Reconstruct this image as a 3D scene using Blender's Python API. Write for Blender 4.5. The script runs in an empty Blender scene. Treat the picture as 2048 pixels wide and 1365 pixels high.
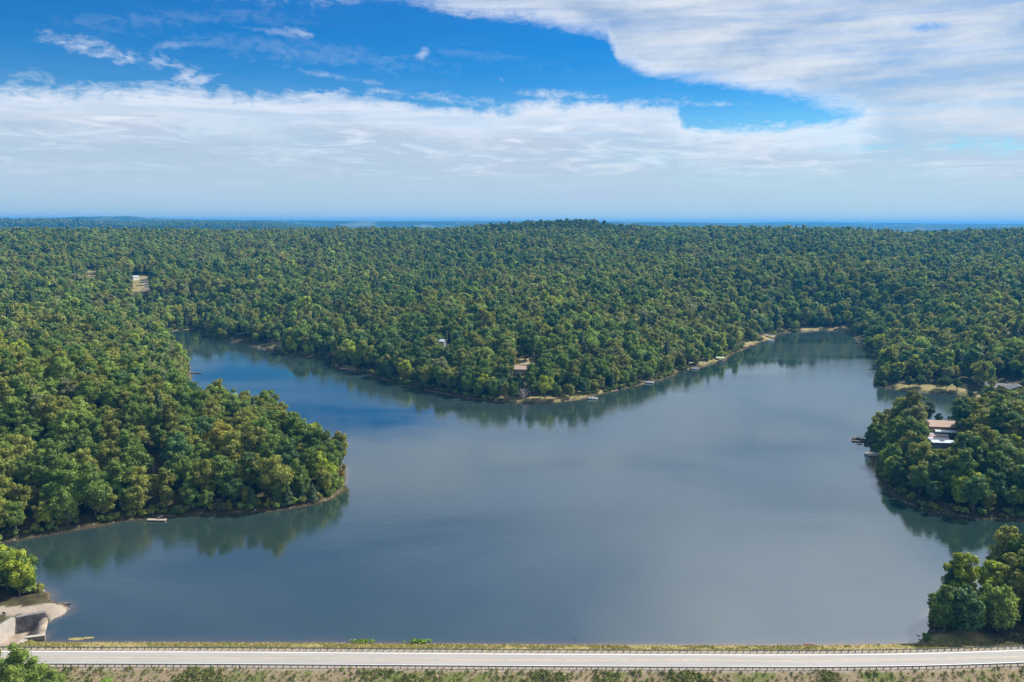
import bpy, bmesh, math, random
import numpy as np
from mathutils import Vector, Matrix, Euler
R = math.radians
random.seed(7)
rng = np.random.default_rng(11)
scene = bpy.context.scene
col = scene.collection

# ------------------------------------------------------------------ camera
CAM_H = 118.0
F = 1600.0                       # focal length in pixels of the 2048 wide photograph
PITCH = math.atan(236.0 / F)
ROLL = R(0.25)
cam_d = bpy.data.cameras.new('camera'); cam = bpy.data.objects.new('camera', cam_d); col.objects.link(cam)
cam_d.sensor_width = 36; cam_d.lens = 36 * F / 2048; cam_d.clip_start = 1; cam_d.clip_end = 90000
CM = Matrix.Rotation(math.pi / 2 - PITCH, 3, 'X') @ Matrix.Rotation(ROLL, 3, 'Z')
cam.matrix_world = Matrix.Translation((0, 0, CAM_H)) @ CM.to_4x4()
scene.camera = cam

# ------------------------------------------------------------------ sun, exposure
SUN_AZ, SUN_EL = R(58), R(43)     # azimuth clockwise from +Y
sd_ = Vector((math.sin(SUN_AZ) * math.cos(SUN_EL), math.cos(SUN_AZ) * math.cos(SUN_EL), math.sin(SUN_EL)))
sun_d = bpy.data.lights.new('sun', 'SUN'); sun = bpy.data.objects.new('sun', sun_d); col.objects.link(sun)
sun_d.energy = 5.0; sun_d.angle = R(0.5); sun_d.color = (1.0, 0.93, 0.82)
sun.rotation_euler = sd_.to_track_quat('Z', 'Y').to_euler()
scene.view_settings.view_transform = 'Standard'; scene.view_settings.look = 'None'
scene.view_settings.exposure = 0.62; scene.view_settings.gamma = 1

def ray(px, py):
    return (CM @ Vector(((px - 1024) / F, (682.5 - py) / F, -1))).normalized()
def at(px, py, z=0.0):
    d = ray(px, py); t = (z - CAM_H) / d.z
    return Vector((d.x * t, d.y * t, z))
CMn = np.array(CM)
def project(P):
    """world points (n,3) -> px, py, depth"""
    Q = (np.asarray(P, float) - np.array([0, 0, CAM_H])) @ CMn
    z = -Q[:, 2]
    return 1024 + F * Q[:, 0] / z, 682.5 - F * Q[:, 1] / z, z

# ------------------------------------------------------------------ node helper
class NT:
    def __init__(s, tree): s.t = tree; s.n = tree.nodes; s.l = tree.links
    def node(s, typ, **kw):
        n = s.n.new(typ)
        for k, v in kw.items(): setattr(n, k, v)
        return n
    def put(s, inp, v):
        if isinstance(v, bpy.types.NodeSocket): s.l.new(v, inp)
        elif v is not None: inp.default_value = v
    def m(s, op, a, b=None, c=None, clamp=False):
        n = s.node('ShaderNodeMath', operation=op, use_clamp=clamp)
        s.put(n.inputs[0], a)
        if b is not None: s.put(n.inputs[1], b)
        if c is not None: s.put(n.inputs[2], c)
        return n.outputs[0]
    def mix(s, f, a, b, typ='MIX'):
        n = s.node('ShaderNodeMix', data_type='RGBA', blend_type=typ)
        s.put(n.inputs[0], f); s.put(n.inputs[6], a); s.put(n.inputs[7], b)
        return n.outputs[2]
    def noise(s, vec, scale, detail=4, rough=.55, dist=0, out=0):
        n = s.node('ShaderNodeTexNoise')
        if vec is not None: s.put(n.inputs['Vector'], vec)
        n.inputs['Scale'].default_value = scale; n.inputs['Detail'].default_value = detail
        n.inputs['Roughness'].default_value = rough; n.inputs['Distortion'].default_value = dist
        return n.outputs[out]
    def mapr(s, v, a, b, c=0., d=1., smooth=True):
        n = s.node('ShaderNodeMapRange', interpolation_type='SMOOTHSTEP' if smooth else 'LINEAR')
        s.put(n.inputs[0], v); s.put(n.inputs[1], a); s.put(n.inputs[2], b); s.put(n.inputs[3], c); s.put(n.inputs[4], d)
        return n.outputs[0]
    def curve(s, v, lo, hi, pts, vlo, vhi):
        """piecewise linear lookup through a colour ramp: input range lo..hi, output range vlo..vhi"""
        f = s.m('DIVIDE', s.m('SUBTRACT', v, lo), hi - lo, clamp=True)
        n = s.node('ShaderNodeValToRGB'); s.l.new(f, n.inputs[0]); e = n.color_ramp.elements
        pts = sorted(pts)
        while len(e) < len(pts): e.new(.5)
        for i, (x, y) in enumerate(pts): e[i].position = i / 1000.
        for i in reversed(range(len(pts))): e[i].position = min(1, max(0, (pts[i][0] - lo) / (hi - lo)))
        es = sorted(e, key=lambda q: q.position)
        for q, (x, y) in zip(es, pts):
            g = (y - vlo) / (vhi - vlo); q.color = (g, g, g, 1)
        sep = s.node('ShaderNodeSeparateColor'); s.l.new(n.outputs[0], sep.inputs[0])
        return s.m('MULTIPLY_ADD', sep.outputs[0], vhi - vlo, vlo)
    def vec(s, x, y, z=0.):
        n = s.node('ShaderNodeCombineXYZ'); s.put(n.inputs[0], x); s.put(n.inputs[1], y); s.put(n.inputs[2], z); return n.outputs[0]

# ------------------------------------------------------------------ world: sky and clouds
world = bpy.data.worlds.new('World'); scene.world = world; world.use_nodes = True
w = NT(world.node_tree); w.n.clear()
wo = w.node('ShaderNodeOutputWorld'); bg = w.node('ShaderNodeBackground'); w.l.new(bg.outputs[0], wo.inputs[0])
sky = w.node('ShaderNodeTexSky'); sky.sky_type = 'NISHITA'; sky.sun_disc = False
sky.sun_elevation = SUN_EL; sky.sun_rotation = SUN_AZ; sky.air_density = 1.0; sky.dust_density = 0.3; sky.ozone_density = 3.0
tc = w.node('ShaderNodeTexCoord'); sp = w.node('ShaderNodeSeparateXYZ'); w.l.new(tc.outputs['Generated'], sp.inputs[0])
X, Y, Z = sp.outputs
DEG = 57.29578
az = w.m('MULTIPLY', w.m('ARCTAN2', X, Y), DEG)
el = w.m('MULTIPLY', w.m('ARCSINE', Z), DEG)
def azel(px, py):
    d = ray(px, py); return math.degrees(math.atan2(d.x, d.y)), math.degrees(math.asin(d.z))
# clear sky, deepened as in the photograph
skyc = w.mix(1.0, sky.outputs[0], (0.082, 0.082, 0.082, 1), 'MULTIPLY')
hs = w.node('ShaderNodeHueSaturation'); hs.inputs['Saturation'].default_value = 1.35; hs.inputs['Value'].default_value = 1.0
w.l.new(skyc, hs.inputs['Color'])
deep = w.mix(w.mapr(el, 2, 10), (0.55, 0.90, .95, 1), (0.0, 0.55, 0.86, 1))
deep = w.mix(w.mapr(el, 22, 50), deep, (0.36, 0.58, 0.70, 1))
clear = w.mix(1.0, hs.outputs[0], deep, 'MULTIPLY')
# streaky coordinates for cloud noise: clouds are stretched sideways
cv = w.vec(w.m('MULTIPLY', az, .55), w.m('MULTIPLY', el, 2.0), 0.)
n1 = w.noise(cv, .28, 9, .62, .6)
n2 = w.noise(w.vec(w.m('MULTIPLY', az, .25), w.m('MULTIPLY', el, 1.3), 3.7), .45, 6, .52, .35)
n3 = w.noise(w.vec(w.m('MULTIPLY', az, .9), w.m('MULTIPLY', el, 1.6), 9.1), 1.3, 6, .62, .5)
nz = w.m('ADD', w.m('MULTIPLY', w.m('SUBTRACT', n1, .5), 5.5), w.m('MULTIPLY', w.m('SUBTRACT', n3, .5), 2.6))
# lower bank: cloud below a wavering line
low_px = [(-300, 175), (0, 165), (150, 178), (300, 165), (420, 180), (550, 185), (650, 178), (800, 190), (850, 208), (950, 222), (1020, 212), (1100, 196),
          (1200, 200), (1300, 203), (1352, 208), (1368, 238), (1500, 240), (1640, 236), (1720, 225), (1800, 150), (1900, 60), (2300, 20)]
lowp = [azel(x, y) for x, y in low_px]
L = w.curve(az, -48, 48, lowp, 0, 16)
Ls = w.m('SUBTRACT', w.m('MULTIPLY_ADD', nz, .55, L), el)
c_low = w.mapr(Ls, -.4, .9)
# upper right sheet above a slanting line; unseen left end added to lighten the water
up_px = [(-300, -28), (300, -34), (640, -24), (800, -5), (1000, 38), (1130, 58), (1215, 75), (1232, 120), (1290, 150), (1400, 166), (1560, 192), (1700, 230), (1800, 270), (2300, 300)]
upp = [azel(x, y) for x, y in up_px]
U = w.curve(az, -48, 48, upp, 0, 24)
Us = w.m('SUBTRACT', el, w.m('MULTIPLY_ADD', nz, .40, U))
c_up = w.m('MULTIPLY', w.mapr(Us, -.5, .9), w.mapr(n2, .22, .5, .72, 1.0))
def blob(px, py, rx, ry, rot, amt, amp=.5):
    a0, e0 = azel(px, py); rx = rx / F * DEG; ry = ry / F * DEG; c, s_ = math.cos(R(rot)), math.sin(R(rot))
    da = w.m('SUBTRACT', az, a0); de = w.m('SUBTRACT', el, e0)
    u = w.m('DIVIDE', w.m('ADD', w.m('MULTIPLY', da, c), w.m('MULTIPLY', de, s_)), rx)
    v = w.m('DIVIDE', w.m('SUBTRACT', w.m('MULTIPLY', de, c), w.m('MULTIPLY', da, s_)), ry)
    q = w.m('SQRT', w.m('ADD', w.m('MULTIPLY', u, u), w.m('MULTIPLY', v, v)))
    q = w.m('SUBTRACT', q, w.m('MULTIPLY', nz, amp))
    return w.m('MULTIPLY', w.m('MULTIPLY', w.mapr(q, 1.2, -.3), amt), w.mapr(n3, .32, .60, .5, 1.2))
wisps = [blob(640, 110, 420, 34, -5, .14, .4), blob(380, 40, 330, 26, 6, .12, .4), blob(1000, 120, 200, 20, -8, .12, .4), blob(500, -40, 400, 40, 3, .45, .5), blob(260, 118, 150, 22, -8, .75, .6), blob(372, 155, 50, 20, 10, .85, .5), blob(180, 100, 90, 14, -14, .6, .6), blob(520, 60, 120, 7, -4, .3, .6), blob(900, 200, 130, 14, -3, .6, .5), blob(605, 67, 34, 8, -12, .5, .5), blob(846, 106, 20, 10, 50, .45, .7),
         blob(1000, 158, 20, 8, -45, .45, .4), blob(660, 152, 150, 10, -7, .30, .5), blob(130, 170, 120, 18, -10, .35, .6), blob(330, 95, 70, 9, 12, .28, .6),
         blob(1130, 190, 130, 13, -3, .60, .5), blob(1300, 205, 110, 14, -3, .55, .5), blob(770, 185, 60, 9, -4, .5, .5), blob(1420, 208, 90, 8, -3, .5, .4)]
cl = w.m('MAXIMUM', c_low, c_up)
for b in wisps: cl = w.m('MAXIMUM', cl, b)
# holes of blue in the right sheet
holes = [blob(1868, 54, 48, 12, -6, .75, .35), blob(1740, 294, 100, 9, 0, .35, .4), blob(1950, 292, 120, 18, -3, .55, .5), blob(1600, 230, 60, 8, -6, .5, .3)]
for b in holes: cl = w.m('MULTIPLY', cl, w.m('SUBTRACT', 1, b))
hi_fade = w.mix(w.mapr(el, 16, 26), (1, 1, 1, 1), w.mapr(az, -16, 24, .18, .95))
cl = w.m('MULTIPLY', cl, hi_fade)
# thin veil low down; unseen high veil added to grey the near water
veil = w.m('MAXIMUM', w.mapr(el, 12.5, 0, 0.03, .30), w.mapr(el, 15.5, 25, 0, .55))
cl = w.m('MAXIMUM', cl, veil)
# cloud shade: bright upper rims, blue-grey bodies towards the horizon
body = w.mapr(w.m('ADD', Ls, w.m('MULTIPLY', w.m('SUBTRACT', n2, .5), 3.2)), .2, 3.6)
ccol = w.mix(body, (.56, .59, .64, 1), (.35, .41, .50, 1))
bright = w.mapr(w.m('ADD', n2, w.m('MULTIPLY', w.m('SUBTRACT', n3, .5), .25)), .34, .72)
upcol = w.mix(bright, (.34, .40, .48, 1), (.49, .53, .58, 1))
st2 = w.noise(w.vec(w.m('MULTIPLY', az, .16), w.m('MULTIPLY', el, 1.1), 12.), 1.3, 8, .66, .7)
ccol = w.mix(w.m('MULTIPLY', w.mapr(st2, .45, .70), w.mapr(el, 1.5, 5, 0, .8)), ccol, (.58, .61, .66, 1))
ccol = w.mix(w.mapr(Us, 0, 1.5), ccol, upcol)
ccol = w.mix(w.mapr(el, 4.0, 0.2), ccol, (.33, .42, .52, 1))
ccol = w.mix(w.mapr(el, 17, 25), ccol, w.mix(w.mapr(az, -14, 22), (.20, .25, .27, 1), (.72, .75, .77, 1)))
dens = w.m('MULTIPLY', cl, w.mapr(n2, .25, .75, .8, 1.0))
streak = w.noise(w.vec(w.m('MULTIPLY', az, .10), w.m('MULTIPLY', el, 1.5), 5.), 1.0, 5, .6, .4)
dens = w.m('MULTIPLY', dens, w.mapr(streak, .38, .66, 1.0, w.mapr(el, 4, 8, .95, .76)))
final = w.mix(dens, clear, ccol)
w.l.new(final, bg.inputs['Color']); bg.inputs['Strength'].default_value = 1.0
world.cycles.sampling_method = 'MANUAL'; world.cycles.sample_map_resolution = 512

# ------------------------------------------------------------------ materials
def mat(name, base, rough=.8, metal=0., var=.0, vscale=1., bump=0., emit=None, spec=.5):
    m = bpy.data.materials.new(name); m.use_nodes = True; t = NT(m.node_tree)
    p = m.node_tree.nodes['Principled BSDF']
    p.inputs['Roughness'].default_value = rough; p.inputs['Metallic'].default_value = metal
    p.inputs['Specular IOR Level'].default_value = spec
    b = (*base, 1)
    if var:
        c = t.node('ShaderNodeTexCoord').outputs['Object']
        f = t.mapr(t.noise(c, vscale, 6, .65), .3, .7)
        o = t.mix(f, tuple(x * (1 - var) for x in base) + (1,), tuple(min(1, x * (1 + var)) for x in base) + (1,))
        t.l.new(o, p.inputs['Base Color'])
        if bump:
            bn = t.node('ShaderNodeBump'); bn.inputs['Strength'].default_value = bump; bn.inputs['Distance'].default_value = .1
            t.l.new(t.noise(c, vscale * 4, 4), bn.inputs['Height']); t.l.new(bn.outputs[0], p.inputs['Normal'])
    else: p.inputs['Base Color'].default_value = b
    return m
def leaf_material(name, trans=.28):
    m = bpy.data.materials.new(name); m.use_nodes = True; t = NT(m.node_tree); t.n.clear()
    out = t.node('ShaderNodeOutputMaterial')
    a = t.node('ShaderNodeAttribute', attribute_type='INSTANCER', attribute_name='leaf_tint')
    geo = t.node('ShaderNodeNewGeometry')
    tcn = t.node('ShaderNodeTexCoord')
    nz_ = t.noise(tcn.outputs['Object'], .55, 3, .6)
    v = t.mapr(nz_, .3, .7, .68, 1.34, False)
    isl = t.mapr(geo.outputs['Random Per Island'], 0, 1, .62, 1.38, False)
    f = t.m('MULTIPLY', v, isl)
    vm = t.node('ShaderNodeVectorMath', operation='SCALE'); t.l.new(a.outputs['Vector'], vm.inputs[0]); t.l.new(f, vm.inputs['Scale'])
    d = t.node('ShaderNodeBsdfPrincipled'); t.l.new(vm.outputs[0], d.inputs['Base Color'])
    d.inputs['Roughness'].default_value = .6; d.inputs['Specular IOR Level'].default_value = .25
    tr = t.node('ShaderNodeBsdfTranslucent')
    tcx = t.mix(1.0, vm.outputs[0], (1.35, 1.3, .45, 1), 'MULTIPLY'); t.l.new(tcx, tr.inputs['Color'])
    mx = t.node('ShaderNodeMixShader'); mx.inputs[0].default_value = trans
    t.l.new(d.outputs[0], mx.inputs[1]); t.l.new(tr.outputs[0], mx.inputs[2]); t.l.new(mx.outputs[0], out.inputs[0])
    return m
M = {}
M['leaf'] = leaf_material('foliage'); M['needle'] = leaf_material('needles', .08)
M['bark'] = mat('bark', (.16, .13, .10), .9, var=.35, vscale=2)
M['pale_bark'] = mat('pale_bark', (.42, .38, .34), .9, var=.25, vscale=2)
M['wood'] = mat('weathered_wood', (.36, .30, .24), .8, var=.3, vscale=3)
M['dark_wood'] = mat('dark_wood', (.10, .075, .06), .8, var=.3, vscale=3)
M['redwood'] = mat('red_brown_wood', (.38, .17, .12), .8, var=.25, vscale=3)
M['white'] = mat('white_paint', (.78, .79, .80), .45, var=.06, vscale=1)
M['cream'] = mat('cream_paint', (.62, .55, .42), .6, var=.1, vscale=1)
M['grey_siding'] = mat('grey_siding', (.20, .22, .25), .7, var=.15, vscale=1)
M['brick'] = mat('brick', (.30, .18, .14), .85, var=.2, vscale=4)
M['metal_roof'] = mat('white_metal_roof', (.46, .51, .54), .35, metal=.1, var=.08, vscale=.6)
M['red_roof'] = mat('faded_red_roof', (.42, .22, .19), .7, var=.15, vscale=1.5)
M['tan_roof'] = mat('tan_shingle_roof', (.42, .30, .24), .85, var=.15, vscale=2)
M['grey_roof'] = mat('grey_shingle_roof', (.11, .115, .125), .8, var=.3, vscale=2)  # grey shingles, darkened: tree shade is put into the base colour
M['blue_roof'] = mat('pale_blue_metal_roof', (.42, .50, .60), .4, var=.08, vscale=1)
M['green_roof'] = mat('pale_green_roof', (.36, .42, .28), .6, var=.12, vscale=1)
M['glass'] = mat('dark_glass', (.02, .025, .03), .08)
M['steel'] = mat('galvanised_steel', (.20, .23, .26), .45, metal=.5, var=.15, vscale=2)
M['dark_steel'] = mat('dark_steel', (.09, .10, .12), .5, metal=.5)
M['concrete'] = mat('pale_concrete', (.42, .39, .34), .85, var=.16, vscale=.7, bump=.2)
M['mottled'] = mat('mottled_concrete', (.17, .16, .16), .9, var=.5, vscale=.35, bump=.2)  # darker, blotched concrete for both wing walls
M['floor_conc'] = mat('chute_concrete', (.30, .24, .19), .9, var=.3, vscale=.3, bump=.2)
M['rail_line'] = mat('white_line_paint', (.80, .80, .80), .6, var=.08, vscale=.6)
M['yellow_line'] = mat('yellow_line_paint', (.58, .42, .24), .6, var=.25, vscale=.5)
M['rock'] = mat('shore_rock', (.26, .22, .19), .9, var=.4, vscale=.8)
M['boat_seat'] = mat('tan_vinyl', (.50, .40, .26), .6)
M['blue_plastic'] = mat('blue_plastic', (.05, .25, .60), .4)
M['red_plastic'] = mat('red_plastic', (.50, .07, .05), .4)
M['yellow_plastic'] = mat('yellow_plastic', (.75, .50, .10), .4)
M['grass_blade'] = leaf_material('grass_blades', .15)
M['canvas'] = mat('dark_canvas', (.03, .035, .05), .8)

# ------------------------------------------------------------------ helpers for objects
def tag(o, label=None, cat=None, group=None, kind=None):
    if label: o['label'] = label
    if cat: o['category'] = cat
    if group: o['group'] = group
    if kind: o['kind'] = kind
    return o
def empty(name, loc, rz=0., label=None, cat=None, group=None):
    o = bpy.data.objects.new(name, None); o.empty_display_size = 1; col.objects.link(o)
    o.location = loc; o.rotation_euler = (0, 0, rz)
    return tag(o, label, cat, group)
def mesh_np(name, V, Fc, mats=None, smooth=False, matidx=None):
    """V (n,3); Fc (m,k) all the same corner count"""
    V = np.asarray(V, np.float32); Fc = np.asarray(Fc, np.int32); k = Fc.shape[1]
    me = bpy.data.meshes.new(name)
    me.vertices.add(len(V)); me.vertices.foreach_set('co', V.ravel())
    me.loops.add(Fc.size); me.loops.foreach_set('vertex_index', Fc.ravel())
    me.polygons.add(len(Fc)); me.polygons.foreach_set('loop_start', np.arange(0, Fc.size, k, dtype=np.int32))
    me.polygons.foreach_set('loop_total', np.full(len(Fc), k, np.int32))
    if matidx is not None: me.polygons.foreach_set('material_index', np.asarray(matidx, np.int32))
    me.update(calc_edges=True)
    me.polygons.foreach_set('use_smooth', np.full(len(Fc), smooth))
    for m in (mats or []): me.materials.append(m)
    return me
def link(name, me, parent=None):
    o = bpy.data.objects.new(name, me); col.objects.link(o)
    if parent is not None: o.parent = parent
    return o
class MB:
    def __init__(s): s.bm = bmesh.new()
    def box(s, x0, y0, z0, x1, y1, z1, rz=0., c=(0, 0)):
        vs = []
        for z in (z0, z1):
            for x, y in ((x0, y0), (x1, y0), (x1, y1), (x0, y1)):
                if rz:
                    dx, dy = x - c[0], y - c[1]; x = c[0] + dx * math.cos(rz) - dy * math.sin(rz); y = c[1] + dx * math.sin(rz) + dy * math.cos(rz)
                vs.append(s.bm.verts.new((x, y, z)))
        for f in ((3, 2, 1, 0), (4, 5, 6, 7), (0, 1, 5, 4), (1, 2, 6, 5), (2, 3, 7, 6), (3, 0, 4, 7)): s.bm.faces.new([vs[i] for i in f])
        return s
    def tube(s, a, b, r0, r1=None, n=8):
        r1 = r0 if r1 is None else r1; a = Vector(a); b = Vector(b); d = (b - a).normalized()
        u = d.orthogonal().normalized(); v = d.cross(u); A = []; B = []
        for i in range(n):
            t = 2 * math.pi * i / n; o = u * math.cos(t) + v * math.sin(t)
            A.append(s.bm.verts.new(a + o * r0)); B.append(s.bm.verts.new(b + o * r1))
        for i in range(n): s.bm.faces.new((A[i], A[(i + 1) % n], B[(i + 1) % n], B[i]))
        s.bm.faces.new(A[::-1]); s.bm.faces.new(B)
        return s
    def poly(s, pts, thick):
        """a slab: outline pts (x,y,z) extruded down by thick"""
        T = [s.bm.verts.new(p) for p in pts]; Bt = [s.bm.verts.new((p[0], p[1], p[2] - thick)) for p in pts]; n = len(pts)
        s.bm.faces.new(T); s.bm.faces.new(Bt[::-1])
        for i in range(n): s.bm.faces.new((T[(i + 1) % n], T[i], Bt[i], Bt[(i + 1) % n]))
        return s
    def sweep(s, prof, stations):
        """prof list of (offset, z); stations list of (origin, normal2d)"""
        rows = [[s.bm.verts.new((o[0] + n[0] * p, o[1] + n[1] * p, o[2] + z)) for p, z in prof] for o, n in stations]
        k = len(prof)
        for a, b in zip(rows, rows[1:]):
            for i in range(k): s.bm.faces.new((a[i], a[(i + 1) % k], b[(i + 1) % k], b[i]))
        s.bm.faces.new(rows[0][::-1]); s.bm.faces.new(rows[-1])
        return s
    def build(s, name, m, parent=None, smooth=False):
        bmesh.ops.recalc_face_normals(s.bm, faces=s.bm.faces)
        me = bpy.data.meshes.new(name); s.bm.to_mesh(me); s.bm.free(); me.materials.append(m)
        if smooth:
            for p in me.polygons: p.use_smooth = True
        return link(name, me, parent)

# ------------------------------------------------------------------ noise
def _hash(ix, iy, seed):
    h = (ix.astype(np.int64) * 374761393 + iy.astype(np.int64) * 668265263 + seed * 1274126177) & 0x7fffffff
    h = (h ^ (h >> 13)) * 1103515245 & 0x7fffffff
    return ((h ^ (h >> 16)) & 0xffff) / 65535.0
def vnoise(x, y, s, seed=0):
    x = x / s; y = y / s; ix = np.floor(x); iy = np.floor(y); fx = x - ix; fy = y - iy
    fx = fx * fx * (3 - 2 * fx); fy = fy * fy * (3 - 2 * fy)
    a = _hash(ix, iy, seed); b = _hash(ix + 1, iy, seed); c = _hash(ix, iy + 1, seed); d = _hash(ix + 1, iy + 1, seed)
    return (a * (1 - fx) + b * fx) * (1 - fy) + (c * (1 - fx) + d * fx) * fy
def fbm(x, y, s, o=4, seed=0):
    t = 0; a = .5; n = 0
    for i in range(o): t = t + a * vnoise(x, y, s / 2 ** i, seed + i * 17); n += a; a *= .5
    return t / n

# ------------------------------------------------------------------ road line and lake outline
ROAD_Z = 3.5
road_px = [(-900, 1306), (-400, 1312), (60, 1314.8), (400, 1315.4), (700, 1317.3), (1000, 1319.5), (1300, 1320.9), (1600, 1321.6), (1750, 1320.6), (1850, 1318.8), (1950, 1315.8), (2048, 1312.4), (2300, 1301), (2800, 1275)]
road_w = np.array([at(x, y, ROAD_Z)[:2] for x, y in road_px])
xs_ = np.linspace(road_w[0, 0], road_w[-1, 0], 400)
ys_ = np.interp(xs_, road_w[:, 0], road_w[:, 1])
k_ = np.hanning(31); k_ /= k_.sum(); ys_ = np.convolve(np.pad(ys_, 15, mode='edge'), k_, 'valid')
def road_y(x): return np.interp(x, xs_, ys_)

Wl = [  # waterline, photo pixels (x, y, z of what shows there: 0 = the waterline, else the treetops on a hidden shore)
 (84, 1270, 0), (88, 1248, 0), (98, 1240, 0), (112, 1236, 0), (130, 1228, 0), (137, 1218, 0), (126, 1209, 0), (103, 1203, 0), (97, 1196, 0),
 (99, 1172, 3), (96, 1146, 7), (50, 1124, 8), (0, 1108, 8), (-60, 1100, 8), (-150, 1095, 0), (-90, 1086, 0), (0, 1084, 0), (40, 1079, 0), (100, 1067, 0), (200, 1051, 0), (250, 1040, 0), (310, 1034, 0), (400, 1029, 0),
 (480, 1025, 0), (560, 1019, 0), (620, 1009, 0), (660, 998, 0), (682, 982, 0), (690, 960, 0), (690, 938, 0), (680, 915, 4), (676, 890, 10), (660, 862, 14), (640, 842, 15), (605, 826, 16), (577, 805, 17), (562, 788, 18),
 (520, 780, 19), (470, 777, 19), (428, 770, 19), (400, 772, 19), (381, 768, 2), (380, 755, 0), (381, 744, 0), (376, 722, 3), (366, 706, 5), (346, 694, 5), (335, 680, 6), (332, 664, 2),
 (350, 662, 0), (372, 660, 0), (398, 657, 0), (408, 667, 0), (432, 678, 0), (468, 685, 0), (500, 691, 0), (522, 698, 0), (545, 704, 0), (580, 711, 0), (620, 715, 0), (668, 717, 0), (674, 735, 0), (712, 744, 0), (740, 751, 0),
 (780, 762, 0), (830, 776, 0), (880, 786, 0), (940, 797, 0), (1000, 804, 0), (1060, 807, 0), (1120, 804, 0), (1165, 798, 0), (1200, 788, 0), (1240, 780, 0), (1280, 770, 0), (1310, 763, 0), (1345, 752, 0), (1356, 741, 0), (1395, 738, 0),
 (1420, 729, 0), (1446, 724, 0), (1456, 711, 0), (1480, 702, 0), (1500, 692, 0), (1525, 682, 0), (1546, 681, 0), (1552, 669, 0), (1580, 665, 0), (1620, 663, 0), (1640, 661, 0), (1700, 661, 0), (1706, 668, 0), (1713, 680, 0),
 (1722, 690, 0), (1734, 702, 0), (1752, 714, 0), (1768, 724, 0), (1756, 738, 0), (1750, 752, 0), (1747, 768, 0), (1765, 775, 0), (1800, 780, 0), (1837, 784, 0), (1884, 787, 0), (1927, 790, 0), (1945, 795, 0), (1952, 803, 0), (1900, 806, 12),
 (1850, 806, 14), (1828, 809, 14), (1786, 808, 14), (1760, 812, 14), (1734, 830, 14), (1711, 836, 13), (1706, 850, 8), (1709, 868, 2), (1730, 884, 0), (1750, 908, 0), (1752, 930, 0), (1753, 946, 0), (1762, 963, 0), (1790, 988, 0),
 (1814, 1005, 0), (1849, 1017, 0), (1870, 1024, 0), (1920, 1032, 0), (1955, 1035, 0), (2048, 1040, 0), (2200, 1046, 0), (2350, 1060, 0), (2200, 1085, 14), (2048, 1083, 15), (1998, 1086, 15), (1982, 1122, 15), (1945, 1128, 15), (1895, 1124, 15),
 (1868, 1143, 14), (1863, 1190, 9), (1862, 1240, 2), (1852, 1272, 0), (1835, 1286, 0)]
lake = [tuple(at(x, y, z)[:2]) for x, y, z in Wl]
for px in (1835, 1500, 1200, 900, 600, 300, 96):
    p = at(px, 1300, 0); lake.append((p.x, float(road_y(p.x)) + 7.0))
lake = np.array(lake)
def lake_sd(x, y):
    """signed distance to the outline, positive on land"""
    d2 = np.full(x.shape, 1e12); ins = np.zeros(x.shape, bool); n = len(lake)
    for i in range(n):
        ax, ay = lake[i]; bx, by = lake[(i + 1) % n]; ex, ey = bx - ax, by - ay
        t = np.clip(((x - ax) * ex + (y - ay) * ey) / (ex * ex + ey * ey + 1e-9), 0, 1)
        d2 = np.minimum(d2, (x - ax - t * ex) ** 2 + (y - ay - t * ey) ** 2)
        c = ((ay > y) != (by > y)) & (x < (bx - ax) * (y - ay) / (by - ay + 1e-12) + ax)
        ins ^= c
    d = np.sqrt(d2)
    return np.where(ins, -d, d)

# skyline of each ridge: photo x -> treetop y ; ridge distance
def prof(pts, dist, top):
    A = []; H_ = []
    for x, y in pts:
        d = ray(x, y); A.append(math.degrees(math.atan2(d.x, d.y))); H_.append(CAM_H + dist * d.z / math.hypot(d.x, d.y) - top)
    return np.array(A), np.array(H_)
PA = prof([(-600, 470), (0, 468), (130, 469), (300, 468), (500, 471), (600, 469), (680, 465), (780, 467), (900, 466), (950, 463), (1020, 456), (1100, 450), (1170, 450), (1235, 461), (1300, 464), (1420, 463), (1500, 464), (1620, 466), (1700, 467), (1760, 471), (1820, 475), (1880, 474), (1940, 471), (2048, 472), (2600, 472)], 1900, 18)
DB_, DC_, DD_ = 6300., 9500., 13500.
PB = prof([(-600, 440), (0, 440), (60, 440), (130, 440), (200, 443), (280, 446), (360, 444), (440, 445), (520, 445), (570, 450), (640, 457), (700, 466), (900, 474), (1200, 480), (1600, 476), (1700, 470), (1800, 468), (1900, 462), (2048, 458), (2600, 455)], DB_, 32)
PC = prof([(-600, 438), (0, 439), (90, 438), (150, 435), (215, 434), (260, 433.5), (300, 437), (400, 440), (500, 441.5), (600, 442), (800, 443.5), (1000, 443), (1200, 444), (1400, 446), (1600, 450), (1800, 452), (2048, 452), (2600, 451)], DC_, 8)
PD = prof([(-600, 441), (0, 442), (600, 443), (900, 444.5), (1300, 446), (1480, 448), (1580, 445.5), (1700, 447), (1830, 448), (1900, 449), (2048, 449.5), (2600, 449)], DD_, 0)
def ss(t): t = np.clip(t, 0, 1); return t * t * (3 - 2 * t)
bumps = [(at(90, 850, 12), 80, 17), (at(-60, 800, 12), 110, 12), (at(1990, 860, 10), 90, 8), (at(60, 690, 10), 120, 12), (at(1050, 690, 10), 130, 6)]
chute_px_old = [(30, 1255), (66, 1249), (90, 1244), (88, 1256), (83, 1274), (52, 1290), (25, 1310), (-40, 1318), (-40, 1296), (0, 1282)]
chute = np.array([tuple(at(x, y, z)[:2]) for x, y, z in [(31, 1236, 1.9), (91, 1225.5, 1.9), (89, 1236, .35), (81, 1273, .35), (54, 1272.5, 1.9), (10, 1296, 1.9), (-90, 1330, 1.9), (-90, 1300, 1.9), (-35, 1276, 1.9)]])
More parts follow.
